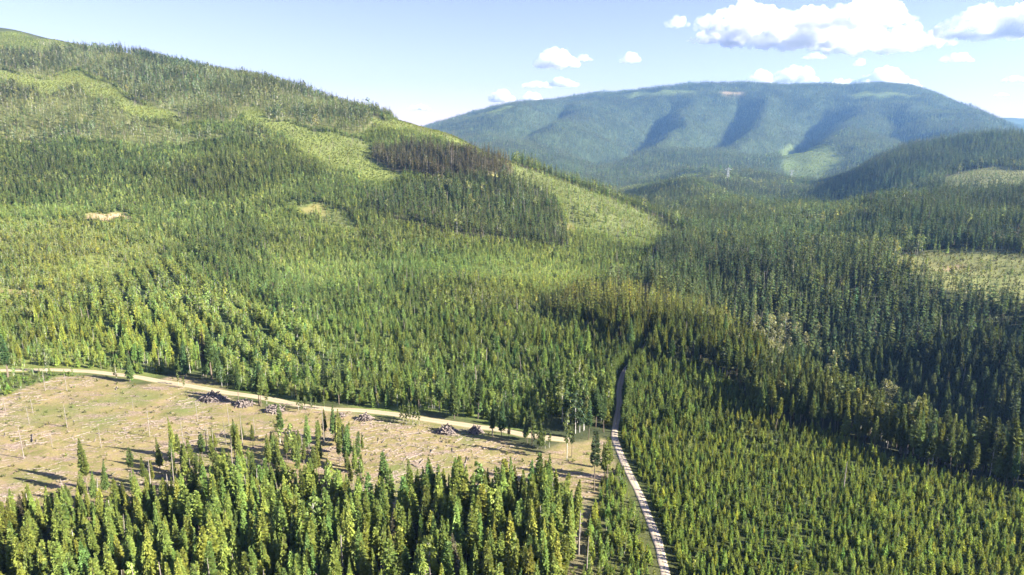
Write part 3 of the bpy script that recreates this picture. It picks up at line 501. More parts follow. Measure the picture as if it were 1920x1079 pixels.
far = {
 'mature': make_kind([conifer(210+i, 20, [2.6, 2.3, 2.9][i], 0.12, 8, 5, width=0.95, twigs=False, gaps=0.05, power=.8) for i in range(3)], NEEDLES, BARK, 'mature_conifer_far'),
 'aspen': make_kind([broadleaf(250+i, 10, 2.4, 0.1, 6, 5, 0.95) for i in range(2)], LEAVES, PALE_BARK, 'aspen_far'),
}
far['young'] = mid['young']; far['snag'] = mid['snag']; far['shrub'] = mid['shrub']; near['shrub'] = mid['shrub']; mid['cotton'] = near['cotton']

# ---------------------------------------------------------------- where the trees stand
rng = np.random.default_rng(7)
# zone: spacing, mean height, {kind: weight}, conifer colour, broadleaf colour
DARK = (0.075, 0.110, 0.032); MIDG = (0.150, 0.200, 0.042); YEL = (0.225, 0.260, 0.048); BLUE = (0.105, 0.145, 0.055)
ASP = (0.225, 0.275, 0.070); OLV = (0.17, 0.20, 0.08); RED = (0.12, 0.10, 0.05)
PLAN = {
 'valley':        (4.9, 17.5, dict(mature=.90, aspen=.085, snag=.015), (0.092, 0.128, 0.038), OLV),
 'shade_tinted_hill':     (7.5, 23, dict(mature=1.0), (0.075, 0.110, 0.036), OLV),  # darker needle tint paints in the shade of this west-facing hillside
 'shade_tinted_bank':    (4.2, 19, dict(mature=.97, snag=.03), (0.070, 0.100, 0.034), OLV),  # needles darkened to stand in for shade on the left-facing gorge bank
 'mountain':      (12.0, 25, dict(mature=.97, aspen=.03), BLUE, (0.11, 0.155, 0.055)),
 'young_slope':   (2.8, 6.2, dict(young=.66, aspen=.30, mature=.03, snag=.01), MIDG, ASP),
 'dark_slope':    (3.3, 8.5, dict(young=.60, mature=.22, aspen=.17, snag=.01), (0.115, 0.160, 0.038), ASP),
 'yellow_slope':  (2.8, 5.0, dict(young=.54, aspen=.43, mature=.02, snag=.01), YEL, ASP),
 'row_slope':     (2.7, 8.5, dict(young=.40, aspen=.60), YEL, ASP),
 'mature_upper':  (6.3, 16, dict(mature=.76, aspen=.21, snag=.03), (0.120, 0.155, 0.045), OLV),
 'meadow_upper':  (2.9, 2.6, dict(shrub=.74, young=.24, snag=.02), MIDG, (0.16, 0.19, 0.045)),
 'shrub_ridge':   (3.7, 5.0, dict(shrub=.36, young=.27, aspen=.30, mature=.03, snag=.04), MIDG, (0.15, 0.17, 0.05)),
 'red_stand':     (4.6, 18, dict(mature=.93, snag=.07), (0.105, 0.098, 0.040), OLV),
 'dark_stand':    (4.6, 17, dict(mature=.93, aspen=.04, snag=.03), DARK, OLV),
 'bench_stand':   (3.7, 15, dict(mature=.95, aspen=.04, snag=.01), (0.125, 0.150, 0.030), OLV),
 'plantation_far':  (2.3, 5.2, dict(young=.93, aspen=.05, mature=.02), (0.165, 0.210, 0.040), ASP),
 'plantation_near': (1.65, 3.6, dict(young=.96, aspen=.04), (0.205, 0.258, 0.042), ASP),
 'edge_strip':    (3.5, 15, dict(mature=.92, aspen=.07, snag=.01), (0.112, 0.145, 0.038), OLV),
 'clearing':      (4.5, 1.0, dict(shrub=.94, young=.06), MIDG, (0.15, 0.16, 0.045)),
 'roadside_bushes': (2.4, 3.2, dict(shrub=.45, aspen=.35, young=.2), YEL, (0.15, 0.2, 0.04)),
 'road_flank':    (3.4, 11, dict(mature=.35, aspen=.35, young=.3), MIDG, ASP),
 'wedge':         (2.0, 4.0, dict(young=.75, aspen=.25), (0.185, 0.24, 0.042), ASP),
 'cut_line':      (9.0, 1.0, dict(shrub=.7, snag=.3), MIDG, (0.15, 0.16, 0.045)),
 'open_edge':     (7.0, 13, dict(mature=.76, aspen=.08, snag=.16), (0.125, 0.15, 0.036), ASP),
 'mature_front':  (3.3, 15.5, dict(mature=.93, aspen=.035, snag=.035), (0.165, 0.200, 0.042), ASP),
 'right_clearing': (4.2, 2.8, dict(shrub=.60, young=.24, aspen=.12, mature=.04), MIDG, (0.14, 0.155, 0.055)),
 'bare_patch':    (7, 2.0, dict(shrub=1.0), MIDG, ASP),
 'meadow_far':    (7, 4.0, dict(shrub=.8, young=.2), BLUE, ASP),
 'gold_patch':    (7, 2.0, dict(shrub=1.0), MIDG, (0.22, 0.19, 0.05)),
}
# horizon table, so that ground hidden far behind a ridge is left bare
HQ = np.linspace(-1.05, 1.05, 260); HY = np.exp(np.linspace(math.log(110), math.log(9000), 420))
HX_, HY_ = np.meshgrid(HQ, HY, indexing='ij')
slope = (height((HX_ * HY_).ravel(), HY_.ravel()).reshape(HX_.shape) - CAM_H) / HY_
CUM = np.maximum.accumulate(slope, axis=1)
def unseen(x, y, z, h):
    i = np.clip(((x / y + 1.05) / 2.1 * 259).round().astype(int), 0, 259)
    j = np.clip((np.log(y * 0.97 / 110) / math.log(9000 / 110) * 419).astype(int), 0, 419)
    return (z + h - CAM_H) / y < CUM[i, j] - 0.004

trees = {k: [] for k in H0}          # rows: x, y, z, height, zone, r, g, b
def scatter(zname):
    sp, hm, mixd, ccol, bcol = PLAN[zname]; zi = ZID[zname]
    if zname == 'valley': x0, x1, y0, y1 = -900, 2700, 92, 2600
    elif zname == 'mountain': x0, x1, y0, y1 = -2500, 6500, 2600, 7400
    else:
        A = np.array([p for poly in ZONES[zname] for p in poly], float); m = 0.03 * A[:, 1].max() + 10
        x0, x1, y0, y1 = A[:, 0].min() - m, A[:, 0].max() + m, max(92, A[:, 1].min() - m), A[:, 1].max() + m
    nx_, ny_ = int((x1 - x0) / sp), int((y1 - y0) / sp)
    X, Y = np.meshgrid(np.arange(nx_), np.arange(ny_)); n = X.size
    x = x0 + (X.ravel() + rng.uniform(-0.4, 1.4, n)) * sp; y = y0 + (Y.ravel() + rng.uniform(-0.5, 1.5, n)) * sp
    keep = (np.abs(x) < 0.95 * y + 70) & (y > 92); x, y = x[keep], y[keep]
    keep = zone_of(x, y) == zi; x, y = x[keep], y[keep]
    # gaps and clumps; the edge of a wood is ragged
    cl = fbm(x, y, 38 if zname != 'mountain' else 160, 3, 61)
    dens = {'clearing': 0.55, 'mature_upper': 0.9}.get(zname, 1.0)
    keep = rng.random(len(x)) < dens * np.clip(1.12 + 0.55 * cl, 0, 1)
    if zname == 'row_slope':
        s = 0.83 * x + 0.56 * y + 3.0 * fbm(x, y, 30, 2, 5)
        row = np.sin(s / 12.5 * 2 * math.pi + 1.2 * fbm(x, y, 45, 2, 6)); keep &= (row > -0.2 + 0.5 * fbm(x, y, 28, 2, 8)) | (rng.random(len(x)) < 0.14)
    if zname == 'valley':
        keep &= ~((fbm(x, y, 230, 3, 77) > 0.42) & (y > 1100) & (rng.random(len(x)) < 0.75))
    if y1 > 0 and y0 < 560:
        keep &= (dist_polyline(GRAVEL_ROAD, x, y) > np.where(y > 268, 2.3, 3.0)) & (dist_polyline(DIRT_TRACK, x, y) > 4.4)
        for px, py, w in SLASH_PILES: keep &= np.hypot(x - px, y - py) > w * 0.6
    x, y, cl = x[keep], y[keep], cl[keep]
    z = height(x, y); keep = ~unseen(x, y, z, hm * 1.2); x, y, z, cl = x[keep], y[keep], z[keep], cl[keep]
    n = len(x); ks = list(mixd); pk = np.array([mixd[k] for k in ks])
    # broadleaf trees come in groups
    grp = fbm(x, y, 60, 2, 83); u = rng.random(n)
    w = np.tile(pk, (n, 1))
    for i, k in enumerate(ks):
        if k in ('aspen', 'shrub'): w[:, i] *= np.clip(1 + 2.2 * grp, 0.15, 3)
        if k == 'snag': w[:, i] *= np.clip(1 - 2.5 * cl, 0.2, 3)
    w /= w.sum(1)[:, None]; pick = (u[:, None] > np.cumsum(w, 1)).sum(1).clip(0, len(ks) - 1)
    for i, k in enumerate(ks):
        m = pick == i; c = m.sum()
        if not c: continue
        hf = {'mature': 1.0, 'young': 1.0, 'aspen': 0.9, 'snag': 0.9, 'shrub': 1.0}[k]
        h = hm * hf * (1 + 0.28 * fbm(x[m], y[m], 24, 2, 45)) * np.clip(rng.normal(1, 0.17 if hm > 5 else 0.24, c), 0.45, 1.5)
        if k == 'mature' and hm < 11: h = rng.uniform(10, 16, c)
        if k == 'shrub': h = rng.uniform(0.5, 1.3, c) if zname == 'clearing' else rng.uniform(0.8, 2.3, c) if zname != 'meadow_far' else rng.uniform(2, 5, c)
        if k == 'aspen' and hm < 5: h = rng.uniform(2.5, 5, c)
        if k == 'snag' and hm < 10: h = rng.uniform(5, 12, c)
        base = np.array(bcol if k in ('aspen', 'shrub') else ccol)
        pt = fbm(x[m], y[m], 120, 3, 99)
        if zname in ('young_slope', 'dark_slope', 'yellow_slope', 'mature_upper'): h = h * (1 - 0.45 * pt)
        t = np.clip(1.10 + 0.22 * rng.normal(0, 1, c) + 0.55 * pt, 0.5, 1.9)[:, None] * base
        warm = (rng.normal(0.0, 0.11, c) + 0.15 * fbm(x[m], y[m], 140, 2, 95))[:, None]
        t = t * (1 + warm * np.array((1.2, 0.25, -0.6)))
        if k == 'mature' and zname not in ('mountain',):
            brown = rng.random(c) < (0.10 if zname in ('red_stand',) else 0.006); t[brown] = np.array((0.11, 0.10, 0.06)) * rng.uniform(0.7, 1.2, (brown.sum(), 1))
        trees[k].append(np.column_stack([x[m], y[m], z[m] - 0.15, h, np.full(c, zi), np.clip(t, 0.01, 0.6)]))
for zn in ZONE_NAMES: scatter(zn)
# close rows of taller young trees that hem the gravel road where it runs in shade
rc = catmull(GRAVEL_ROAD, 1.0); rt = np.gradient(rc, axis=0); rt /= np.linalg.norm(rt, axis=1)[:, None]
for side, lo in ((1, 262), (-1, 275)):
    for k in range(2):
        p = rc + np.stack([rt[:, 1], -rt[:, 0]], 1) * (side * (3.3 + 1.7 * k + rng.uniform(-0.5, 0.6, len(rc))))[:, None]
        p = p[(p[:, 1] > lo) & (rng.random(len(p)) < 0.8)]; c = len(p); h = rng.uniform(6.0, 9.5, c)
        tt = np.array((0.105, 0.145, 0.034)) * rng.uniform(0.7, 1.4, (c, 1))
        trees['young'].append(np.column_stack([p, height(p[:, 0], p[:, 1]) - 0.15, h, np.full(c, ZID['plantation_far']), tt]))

trees = {k: (np.vstack(v) if v else np.zeros((0, 8))) for k, v in trees.items()}
print('trees', {k: len(v) for k, v in trees.items()})

# ---------------------------------------------------------------- single trees: the largest in view of each kind are objects with parts
def in_view(T, margin=1.02):
    """rough: inside the camera's field"""
    p = math.atan(289.5 / 1280); c, s = math.cos(p), math.sin(p)
    out = []
    for f in (0.0, 0.55, 1.0):
        dz = T[:, 2] + T[:, 3] * f - CAM_H
        d = T[:, 1] * c - dz * s; v = (T[:, 1] * s + dz * c) / d; u = T[:, 0] / d
        out.append((np.abs(u) < 0.75 * margin) & (np.abs(v) < 0.4215 * margin))
    return (out[1] & out[2]) | (out[0] & out[1])
def tree_object(kind, name, label, cat, group, x, y, z, h, tint, variant, wide=1.0, rot=0.0):
    K = near[kind]; s = h / H0[kind]
    root = bpy.data.objects.new(name, None); root.empty_display_size = 0.5; col.objects.link(root)
    root.location = (x, y, z); root.rotation_euler = (0, 0, rot); root.scale = (s * wide, s * wide, s)
    root['label'] = label; root['category'] = cat
    if group: root['group'] = group
    t = link('trunk', K.trunk[variant], root); t['tint'] = [float(v) for v in tint]
    if K.crown[variant] is not None:
        c = link('crown', K.crown[variant], root); c['tint'] = [float(v) for v in tint]
    return root

NAMES = {'mature': 'conifer_tree', 'young': 'young_conifer', 'aspen': 'aspen_tree', 'snag': 'dead_tree', 'shrub': 'shrub'}
CATS = {'mature': 'tree', 'young': 'young tree', 'aspen': 'tree', 'snag': 'dead tree', 'shrub': 'shrub'}
LABELS = {
 ('mature', 'mature_front'): ('tall green conifer in the dense stand below the clearing', 'mature conifers in the stand below the clearing'),
 ('mature', 'open_edge'): ('thin scattered green conifer at the open lower edge of the clearing', 'scattered conifers at the lower edge of the clearing'),
 ('snag', 'open_edge'): ('thin bare dead tree among scattered conifers at the lower edge of the clearing', 'dead trees at the lower edge of the clearing'),
 ('aspen', 'open_edge'): ('leafy aspen among the scattered conifers at the lower edge of the clearing', 'aspens at the lower edge of the clearing'),
 ('mature', 'edge_strip'): ('tall conifer in the belt between plantation and shaded gorge', 'conifers in the belt along the gorge'),
 ('mature', 'young_slope'): ('tall conifer standing above the young mixed forest on the left slope', 'taller conifers over the young slope forest'),
 ('mature', 'valley'): ('tall dark conifer on the shaded bank beyond the gorge', 'conifers beyond the gorge'),
 ('young', 'plantation_near'): ('small conifer in the plantation right of the gravel road', 'young conifers in the plantation'),
 ('young', 'wedge'): ('small conifer between the gravel road and the mature stand', 'young conifers left of the gravel road'),
 ('young', 'plantation_far'): ('young conifer in the far darker part of the plantation', 'young conifers in the far plantation'),
 ('young', 'clearing'): ('small lone conifer seedling growing among the slash of the clearing', 'seedlings in the clearing'),
 ('young', 'yellow_slope'): ('small yellowish conifer above the dirt track on the left', 'young conifers above the track'),
 ('young', 'young_slope'): ('young green conifer in the mixed forest above the dirt track', 'young conifers in the mixed forest'),
 ('aspen', 'mature_front'): ('pale green aspen with a white trunk among the mature conifers below the clearing', 'aspens in the mature stand'),
 ('aspen', 'plantation_near'): ('small round leafy aspen among the plantation conifers', 'aspens in the plantation'),
 ('aspen', 'plantation_far'): ('leafy aspen in the far darker part of the plantation', 'aspens in the far plantation'),
 ('aspen', 'wedge'): ('small leafy aspen in the young patch left of the gravel road', 'aspens left of the gravel road'),
 ('aspen', 'young_slope'): ('leafy aspen in the young mixed forest above the dirt track', 'aspens above the dirt track'),
 ('aspen', 'yellow_slope'): ('yellow green aspen in the bright young forest at the left', 'aspens in the bright young forest'),
 ('aspen', 'row_slope'): ('leafy aspen in the slanting tree rows above the dirt track', 'aspens in the slanting rows'),
 ('aspen', 'edge_strip'): ('leafy aspen in the conifer belt along the gorge', 'aspens in the gorge belt'),
 ('snag', 'mature_front'): ('bare grey dead tree inside the mature stand below the clearing', 'dead trees in the mature stand'),
 ('snag', 'young_slope'): ('thin bare dead tree in the mixed forest above the dirt track', 'dead trees in the mixed forest'),
 ('shrub', 'clearing'): ('low yellow green shrub between slash on the clearing', 'shrubs on the clearing'),
}
def side_of(x, y): return 'far left part' if x / y < -0.65 else 'left part' if x / y < -0.4 else 'middle part' if x / y < -0.15 else 'right part'
def look(row, wide):
    x, y, z, h, zi, r, g, b = row
    tone = 'brown needled' if r > 1.15 * g else 'yellowish' if r > 0.84 * g else 'deep green' if g < 0.13 else 'fresh green'
    side = 'left part' if x / y < -0.3 else 'right part' if x / y > 0.35 else 'middle' if abs(x / y) > 0.08 else 'centre'
    return tone + (' broad' if wide > 1.12 else ' narrow'), side
def lab(kind, zname, row, wide):
    if (kind, zname) in LABELS:
        l, g = LABELS[(kind, zname)]
        if kind in ('mature', 'young', 'aspen'):
            tone, side = look(row, wide)
            if 'conifer' in l: l = l.replace('green conifer', 'conifer').replace('conifer', tone + ' conifer', 1)
            elif kind == 'aspen': l = tone + ' ' + l.replace('pale green ', '').replace('yellow green ', '')
            if len(l.split()) < 13: l += ', ' + side + ' of view'
            elif len(l.split()) < 16: l += ', ' + side.split()[0]
        if kind == 'shrub': l += ', ' + side_of(row[0], row[1])
        return ' '.join(l.split()[:16]), g
    place = {'valley': 'on the shaded bank beyond the gorge', 'shade_tinted_bank': 'on the steep shade-tinted bank of the gorge', 'bench_stand': 'in the tall stand at the far end of the gravel road', 'right_clearing': 'on the pale clearing at the right',
             'row_slope': 'in the slanting rows above the dirt track', 'dark_slope': 'on the darker upper left slope', 'yellow_slope': 'in the bright young forest at the left'}.get(zname, {'road_flank': 'in the shaded wood left of the gravel road', 'roadside_bushes': 'in the bushes at the left end of the dirt track'}.get(zname, 'on the upper left slope'))
    word = {'mature': 'tall conifer', 'young': 'young conifer', 'aspen': 'leafy aspen', 'snag': 'bare dead tree', 'shrub': 'low green shrub'}[kind]
    tone, side = look(row, wide)
    l = ((tone + ' ') if kind in ('mature', 'young', 'aspen') else '') + word + ' ' + place
    return (l + ', ' + side + ' of view') if len(l.split()) <= 12 else ' '.join(l.split()[:16]), word + 's ' + place
LIMIT = {'mature': 300, 'young': 300, 'aspen': 160, 'snag': 40, 'shrub': 150}
singles_xy = []
for kind, lim in LIMIT.items():
    T = trees[kind]; 
    if not len(T): continue
    size = np.where(in_view(T), T[:, 3] / np.hypot(np.hypot(T[:, 0], T[:, 1]), CAM_H), 0)
    if kind == 'shrub': size = np.where((T[:, 4] == ZID['clearing']), size, 0)
    idx = np.argsort(-size)[:lim]; idx = idx[size[idx] > 0]
    nv = len(near[kind].trunk)
    for i in idx:
        x, y, z, h, zi, r, g, b = T[i]; wd = rng.uniform(0.9, 1.35); l, gname = lab(kind, ZONE_NAMES[int(zi)], T[i], wd)
        tree_object(kind, NAMES[kind], l, CATS[kind], gname, x, y, z, h, (r, g, b), int(rng.integers(nv)), wd, rng.uniform(0, 6.28))
    m = np.ones(len(T), bool); m[idx] = False; trees[kind] = T[m]

def named(L, kind, name, label, cat, group, tint, wide=1.0, var=None):
    for i, (x, y, h) in enumerate(L):
        z = float(height(np.array([x]), np.array([y]))[0]) - 0.2
        t = np.array(tint) * rng.uniform(0.85, 1.15)
        tree_object(kind, name, label, cat, group, x, y, z, h, t, i % len(near[kind].trunk) if var is None else var, wide * rng.uniform(0.9, 1.1), rng.uniform(0, 6.28))
named(SNAGS_CLEARING, 'snag', 'dead_tree', 'thin bare standing dead tree left on the logged clearing', 'dead tree', 'dead trees standing on the clearing', (0.1, 0.1, 0.05), 1.1)
named(SNAGS_STAND, 'snag', 'dead_tree', 'bare grey dead tree at the edge of the mature stand', 'dead tree', 'dead trees at the edge of the stand', (0.1, 0.1, 0.05), 1.5)
named(PINES_CLEARING, 'mature', 'conifer_tree', 'spared conifer scattered at the lower edge of the clearing', 'tree', 'spared conifers at the lower edge of the clearing', (0.14, 0.17, 0.04), 1.15)
named(ROADSIDE_CLUMP, 'aspen', 'aspen_tree', 'small leafy tree in a clump left beside the dirt track', 'tree', 'small trees in clumps beside the dirt track', (0.10, 0.135, 0.03), 0.8)
named(TALL_ASPENS, 'aspen', 'aspen_tree', 'tallest white-trunked aspen between the dirt track and the clearing near the gravel road', 'tree', None, (0.12, 0.15, 0.06), 0.62, 3)
named(TALL_PINES[:1], 'mature', 'conifer_tree', 'lone tall pine with a long bare trunk between the stand and the gravel road', 'tree', None, (0.05, 0.07, 0.03), 1.0, 3)
named(TALL_PINES[1:], 'mature', 'conifer_tree', 'thin pine just right of the tall white-trunked aspen', 'tree', None, (0.07, 0.09, 0.03), 0.9, 1)
named(PALE_SNAG[:1], 'snag', 'dead_tree', 'lone whitish dead trunk standing in the young plantation', 'dead tree', None, (0.1, 0.1, 0.05), 1.4, 1)
named(PALE_SNAG[1:2], 'snag', 'dead_tree', 'short pale dead tree in the far part of the plantation', 'dead tree', None, (0.1, 0.1, 0.05), 1.1, 3)
named(COTTONWOODS, 'cotton', 'cottonwood_tree', 'pale grey green round-crowned cottonwood rising from the shaded gorge', 'tree', 'cottonwoods in the gorge', (0.24, 0.245, 0.13))

# ---------------------------------------------------------------- the massed forest: one object per wood, trees instanced on its points
def forest_nodes(objs, name):
    pc = bpy.data.collections.new(name + '_shapes')
    for i, me in enumerate(objs):
        o = bpy.data.objects.new('shape.%03d' % i, me); pc.objects.link(o)
    ng = bpy.data.node_groups.new(name, 'GeometryNodeTree'); N = ng.nodes; L = ng.links
    ng.interface.new_socket('Geometry', in_out='INPUT', socket_type='NodeSocketGeometry'); ng.interface.new_socket('Geometry', in_out='OUTPUT', socket_type='NodeSocketGeometry')
    gi = N.new('NodeGroupInput'); go = N.new('NodeGroupOutput'); ip = N.new('GeometryNodeInstanceOnPoints')
    ci = N.new('GeometryNodeCollectionInfo'); ci.inputs['Collection'].default_value = pc; ci.inputs['Separate Children'].default_value = True; ci.inputs['Reset Children'].default_value = True
    ip.inputs['Pick Instance'].default_value = True
    def attr(n, t):
        a = N.new('GeometryNodeInputNamedAttribute'); a.data_type = t; a.inputs['Name'].default_value = n
        return a.outputs['Attribute']
    L.new(gi.outputs[0], ip.inputs['Points']); L.new(ci.outputs[0], ip.inputs['Instance'])
    L.new(attr('shape', 'INT'), ip.inputs['Instance Index']); L.new(attr('turn', 'FLOAT_VECTOR'), ip.inputs['Rotation']); L.new(attr('size', 'FLOAT_VECTOR'), ip.inputs['Scale'])
    L.new(ip.outputs[0], go.inputs[0])
    return ng
def massed(name, label, cat, rows, shapes, H, extra_wide=1.0):
    if not len(rows): return
    n = len(rows); me = bpy.data.meshes.new(name); me.vertices.add(n); me.vertices.foreach_set('co', rows[:, :3].astype(np.float32).ravel())
    s = rows[:, 3] / H; w = s * rng.uniform(0.9, 1.4, n) * extra_wide
    a = me.attributes.new('size', 'FLOAT_VECTOR', 'POINT'); a.data.foreach_set('vector', np.column_stack([w, w, s]).astype(np.float32).ravel())
    a = me.attributes.new('turn', 'FLOAT_VECTOR', 'POINT'); a.data.foreach_set('vector', np.column_stack([rng.normal(0, 0.03, n), rng.normal(0, 0.03, n), rng.uniform(0, 6.283, n)]).astype(np.float32).ravel())
    a = me.attributes.new('shape', 'INT', 'POINT'); a.data.foreach_set('value', rng.integers(0, len(shapes), n).astype(np.int32))
    a = me.attributes.new('tint', 'FLOAT_COLOR', 'POINT'); c = np.ones((n, 4), np.float32); c[:, :3] = rows[:, 5:8]; a.data.foreach_set('color', c.ravel())
    o = link(name, me, label=label, category=cat, kind='stuff')
    md = o.modifiers.new('trees', 'NODES'); md.node_group = forest_nodes(shapes, name)
    return o
WOODS = [
 ('stand', ['mature_front', 'open_edge'], 'dense mature conifers below the clearing, mostly in shade between their tops'),
 ('plantation', ['plantation_near', 'plantation_far', 'wedge'], 'even young plantation on both sides of the gravel road'),
 ('gorge_wood', ['edge_strip', 'bench_stand'], 'tall belt along the gorge and at the end of the gravel road'),
 ('slope_wood', ['young_slope', 'dark_slope', 'yellow_slope', 'row_slope', 'roadside_bushes', 'road_flank'], 'young mixed forest covering the left hillside above the dirt track'),
 ('upper_wood', ['mature_upper', 'red_stand', 'dark_stand'], 'taller forest stands high on the left hill'),
 ('scrub', ['meadow_upper', 'shrub_ridge', 'gold_patch', 'bare_patch', 'clearing', 'cut_line', 'right_clearing', 'meadow_far'], 'scrub scattered over the light open patches'),
 ('valley_wood', ['valley', 'shade_tinted_hill', 'shade_tinted_bank'], 'dark, partly shade-tinted forest on right bank and valley bottom'),
 ('mountain_wood', ['mountain'], 'hazy blue forest covering the far mountain'),
]
KW = {'mature': ('conifers', 'tall conifers'), 'young': ('young_conifers', 'young conifers'), 'aspen': ('aspens', 'leafy aspens'), 'snag': ('dead_trees', 'bare dead trees'), 'shrub': ('shrubs', 'low shrubs')}
for kind, T in trees.items():
    if kind not in KW: continue
    for wname, zs, desc in WOODS:
        rows = T[np.isin(T[:, 4], [ZID[z] for z in zs])]
        for lod, lo, hi in ((near, 0, 420), (mid, 420, 2000), (far, 2000, 1e9)):
            sub = rows[(rows[:, 1] >= lo) & (rows[:, 1] < hi)]
            if len(sub):
                dist = {0: 'nearer part', 420: 'middle part', 2000: 'farthest part'}[lo]
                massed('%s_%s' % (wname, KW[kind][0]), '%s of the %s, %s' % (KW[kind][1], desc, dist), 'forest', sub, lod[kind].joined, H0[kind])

# ---------------------------------------------------------------- the clearing: slash piles, fallen logs, sticks
def log_mesh(seed, L, r):
    rg = random.Random(seed); n = 4; sides = 7
    b = [(rg.uniform(-.04, .04) * L * math.sin(math.pi * k / (n-1)), 0) for k in range(n)]
    vs = []; fs = []
    for k in range(n):
        rr = r * (1 - 0.35 * k / (n - 1)) * rg.uniform(0.92, 1.08)
        for s in range(sides):
            a = 2 * math.pi * s / sides; vs.append((L * (k / (n-1) - 0.5), b[k][0] + rr * math.cos(a), rr * math.sin(a)))
    for k in range(n - 1):
        for s in range(sides): fs.append((k*sides+s, k*sides+(s+1)%sides, (k+1)*sides+(s+1)%sides, (k+1)*sides+s))
    for e, off in ((0, -0.01), (n - 1, 0.01)):
        c = len(vs); vs.append((L * (e / (n-1) - 0.5) + off, b[e][0], 0))
        for s in range(0, sides, 1):
            q = (e*sides+s, e*sides+(s+1)%sides, c, c); fs.append(q)
    me = bpy.data.meshes.new('log'); me.from_pydata(vs, [], [f if f[2] != f[3] else f[:3] for f in fs]); me.materials.append(CUT_WOOD)
    for p in me.polygons: p.use_smooth = len(p.vertices) == 4
    return me
PILE_WOOD = bark_mat('piled_wood', (0.30, 0.25, 0.23), (0.12, 0.10, 0.095), 1.4)
LOGS = [log_mesh(300 + i, 6.0, [0.16, 0.20, 0.13, 0.24][i]) for i in range(4)]
PILED = []
for me_ in LOGS:
    m2 = me_.copy(); m2.materials[0] = PILE_WOOD; PILED.append(m2)
PILE_LABELS = ['longest heap of grey logs with whitish poles at its right end', 'low heap of grey logs, second from the left along the dirt track', 'flat dark heap of logs beside a clump of small trees below the dirt track',
               'smallest heap of dark slash wood, just left of a round heap', 'round reddish grey heap of logs left of a leafy roadside clump', 'tall steep heap of grey logs with a dark left flank', 'pointed heap of grey logs, rightmost on the clearing']
for k, (px, py, w) in enumerate(SLASH_PILES):
    rg = random.Random(400 + k); z0 = float(height(np.array([px]), np.array([py]))[0])
    root = bpy.data.objects.new('log_pile', None); col.objects.link(root); root.location = (px, py, z0)
    root['label'] = PILE_LABELS[k]; root['category'] = 'log pile'; root['group'] = 'slash piles on the clearing'
    w *= 1.12; hp = w * (0.25 if k not in (3, 5, 6) else 0.33); nlog = {3: 26}.get(k, 80 if w > 9 else 56)
    for j in range(nlog):
        a = rg.random() * 6.283; f = math.sqrt(rg.random()); cx = f * math.cos(a) * w * 0.40; cyy = f * math.sin(a) * w * 0.24
        top = hp * max(0.0, 1 - f) ** 0.85
        o = link('log', LOGS[rg.randrange(4)] if rg.random() < 0.35 else PILED[rg.randrange(4)], root)
        # logs lean on the heap, their butts out
        az = math.atan2(cyy, cx) + rg.gauss(0, 0.9); lenf = rg.uniform(0.45, 0.95) * min(1.1, w / 11)
        tilt = math.atan2(hp, w * 0.42) * rg.uniform(0.4, 1.35)
        o.rotation_euler = (rg.uniform(0, 6.28), tilt, az); o.scale = (lenf, rg.uniform(.8, 1.5), rg.uniform(.8, 1.5))
        o.location = (cx, cyy, top * 0.72 + rg.uniform(0.0, 0.35) + 0.15)
    # core of packed slash under the logs
    n1, n2 = 18, 6; vs = []; 
    for i in range(n2):
        for j in range(n1):
            t = i / (n2 - 1); a = 6.283 * j / n1; r = (1 - t) * (0.9 + rg.uniform(-.14, .14))
            vs.append((w * 0.46 * r * math.cos(a), w * 0.29 * r * math.sin(a), hp * 0.85 * (t ** 0.9) + rg.uniform(-.12, .12) - (0.4 if i == 0 else 0)))
    q = [(i*n1+j, i*n1+(j+1)%n1, (i+1)*n1+(j+1)%n1, (i+1)*n1+j) for i in range(n2-1) for j in range(n1)]
    link('packed_branches', mesh_from('packed_branches', vs, q, [bark_mat('slash_core', (0.11, 0.085, 0.075), (0.05, 0.04, 0.036), 3) if k == 0 else bpy.data.materials['slash_core']]), root)

# sticks and broken logs strewn over the clearing
cp_ = np.array(ZONES['clearing'][0], float)
n = 15000; x = rng.uniform(cp_[:, 0].min(), cp_[:, 0].max(), n); y = rng.uniform(cp_[:, 1].min(), cp_[:, 1].max(), n)
keep = np.isin(zone_of(x, y), (ZID['clearing'], ZID['open_edge'])) & (np.abs(x / y) < 0.98) & (dist_polyline(DIRT_TRACK, x, y) > 3.2) & (dist_polyline(GRAVEL_ROAD, x, y) > 2.5)
keep &= rng.random(n) < np.clip(0.45 + 1.3 * fbm(x, y, 26, 3, 15), 0.03, 1); x, y = x[keep], y[keep]; n = len(x)
me = bpy.data.meshes.new('strewn_sticks'); me.vertices.add(n); me.vertices.foreach_set('co', np.column_stack([x, y, height(x, y) + 0.1]).astype(np.float32).ravel())
L_ = np.exp(rng.normal(-1.1, 0.65, n)); th = rng.uniform(0.35, 1.0, n)
main = rng.normal(R(25), 0.4, n) + np.where(rng.random(n) < 0.25, rng.uniform(-1.5, 1.5, n), 0)
for nm, t, dat in (('size', 'FLOAT_VECTOR', np.column_stack([L_, th, th])), ('turn', 'FLOAT_VECTOR', np.column_stack([rng.uniform(0, 6, n), rng.normal(0, 0.10, n), main]))):
    a = me.attributes.new(nm, t, 'POINT'); a.data.foreach_set('vector', dat.astype(np.float32).ravel())
a = me.attributes.new('shape', 'INT', 'POINT'); a.data.foreach_set('value', rng.integers(0, 4, n).astype(np.int32))
o = link('strewn_sticks', me, label='grey broken branches and sticks strewn over the logged clearing', category='logging debris', kind='stuff')
o.modifiers.new('sticks', 'NODES').node_group = forest_nodes(LOGS, 'strewn_sticks')
print('sticks', n)
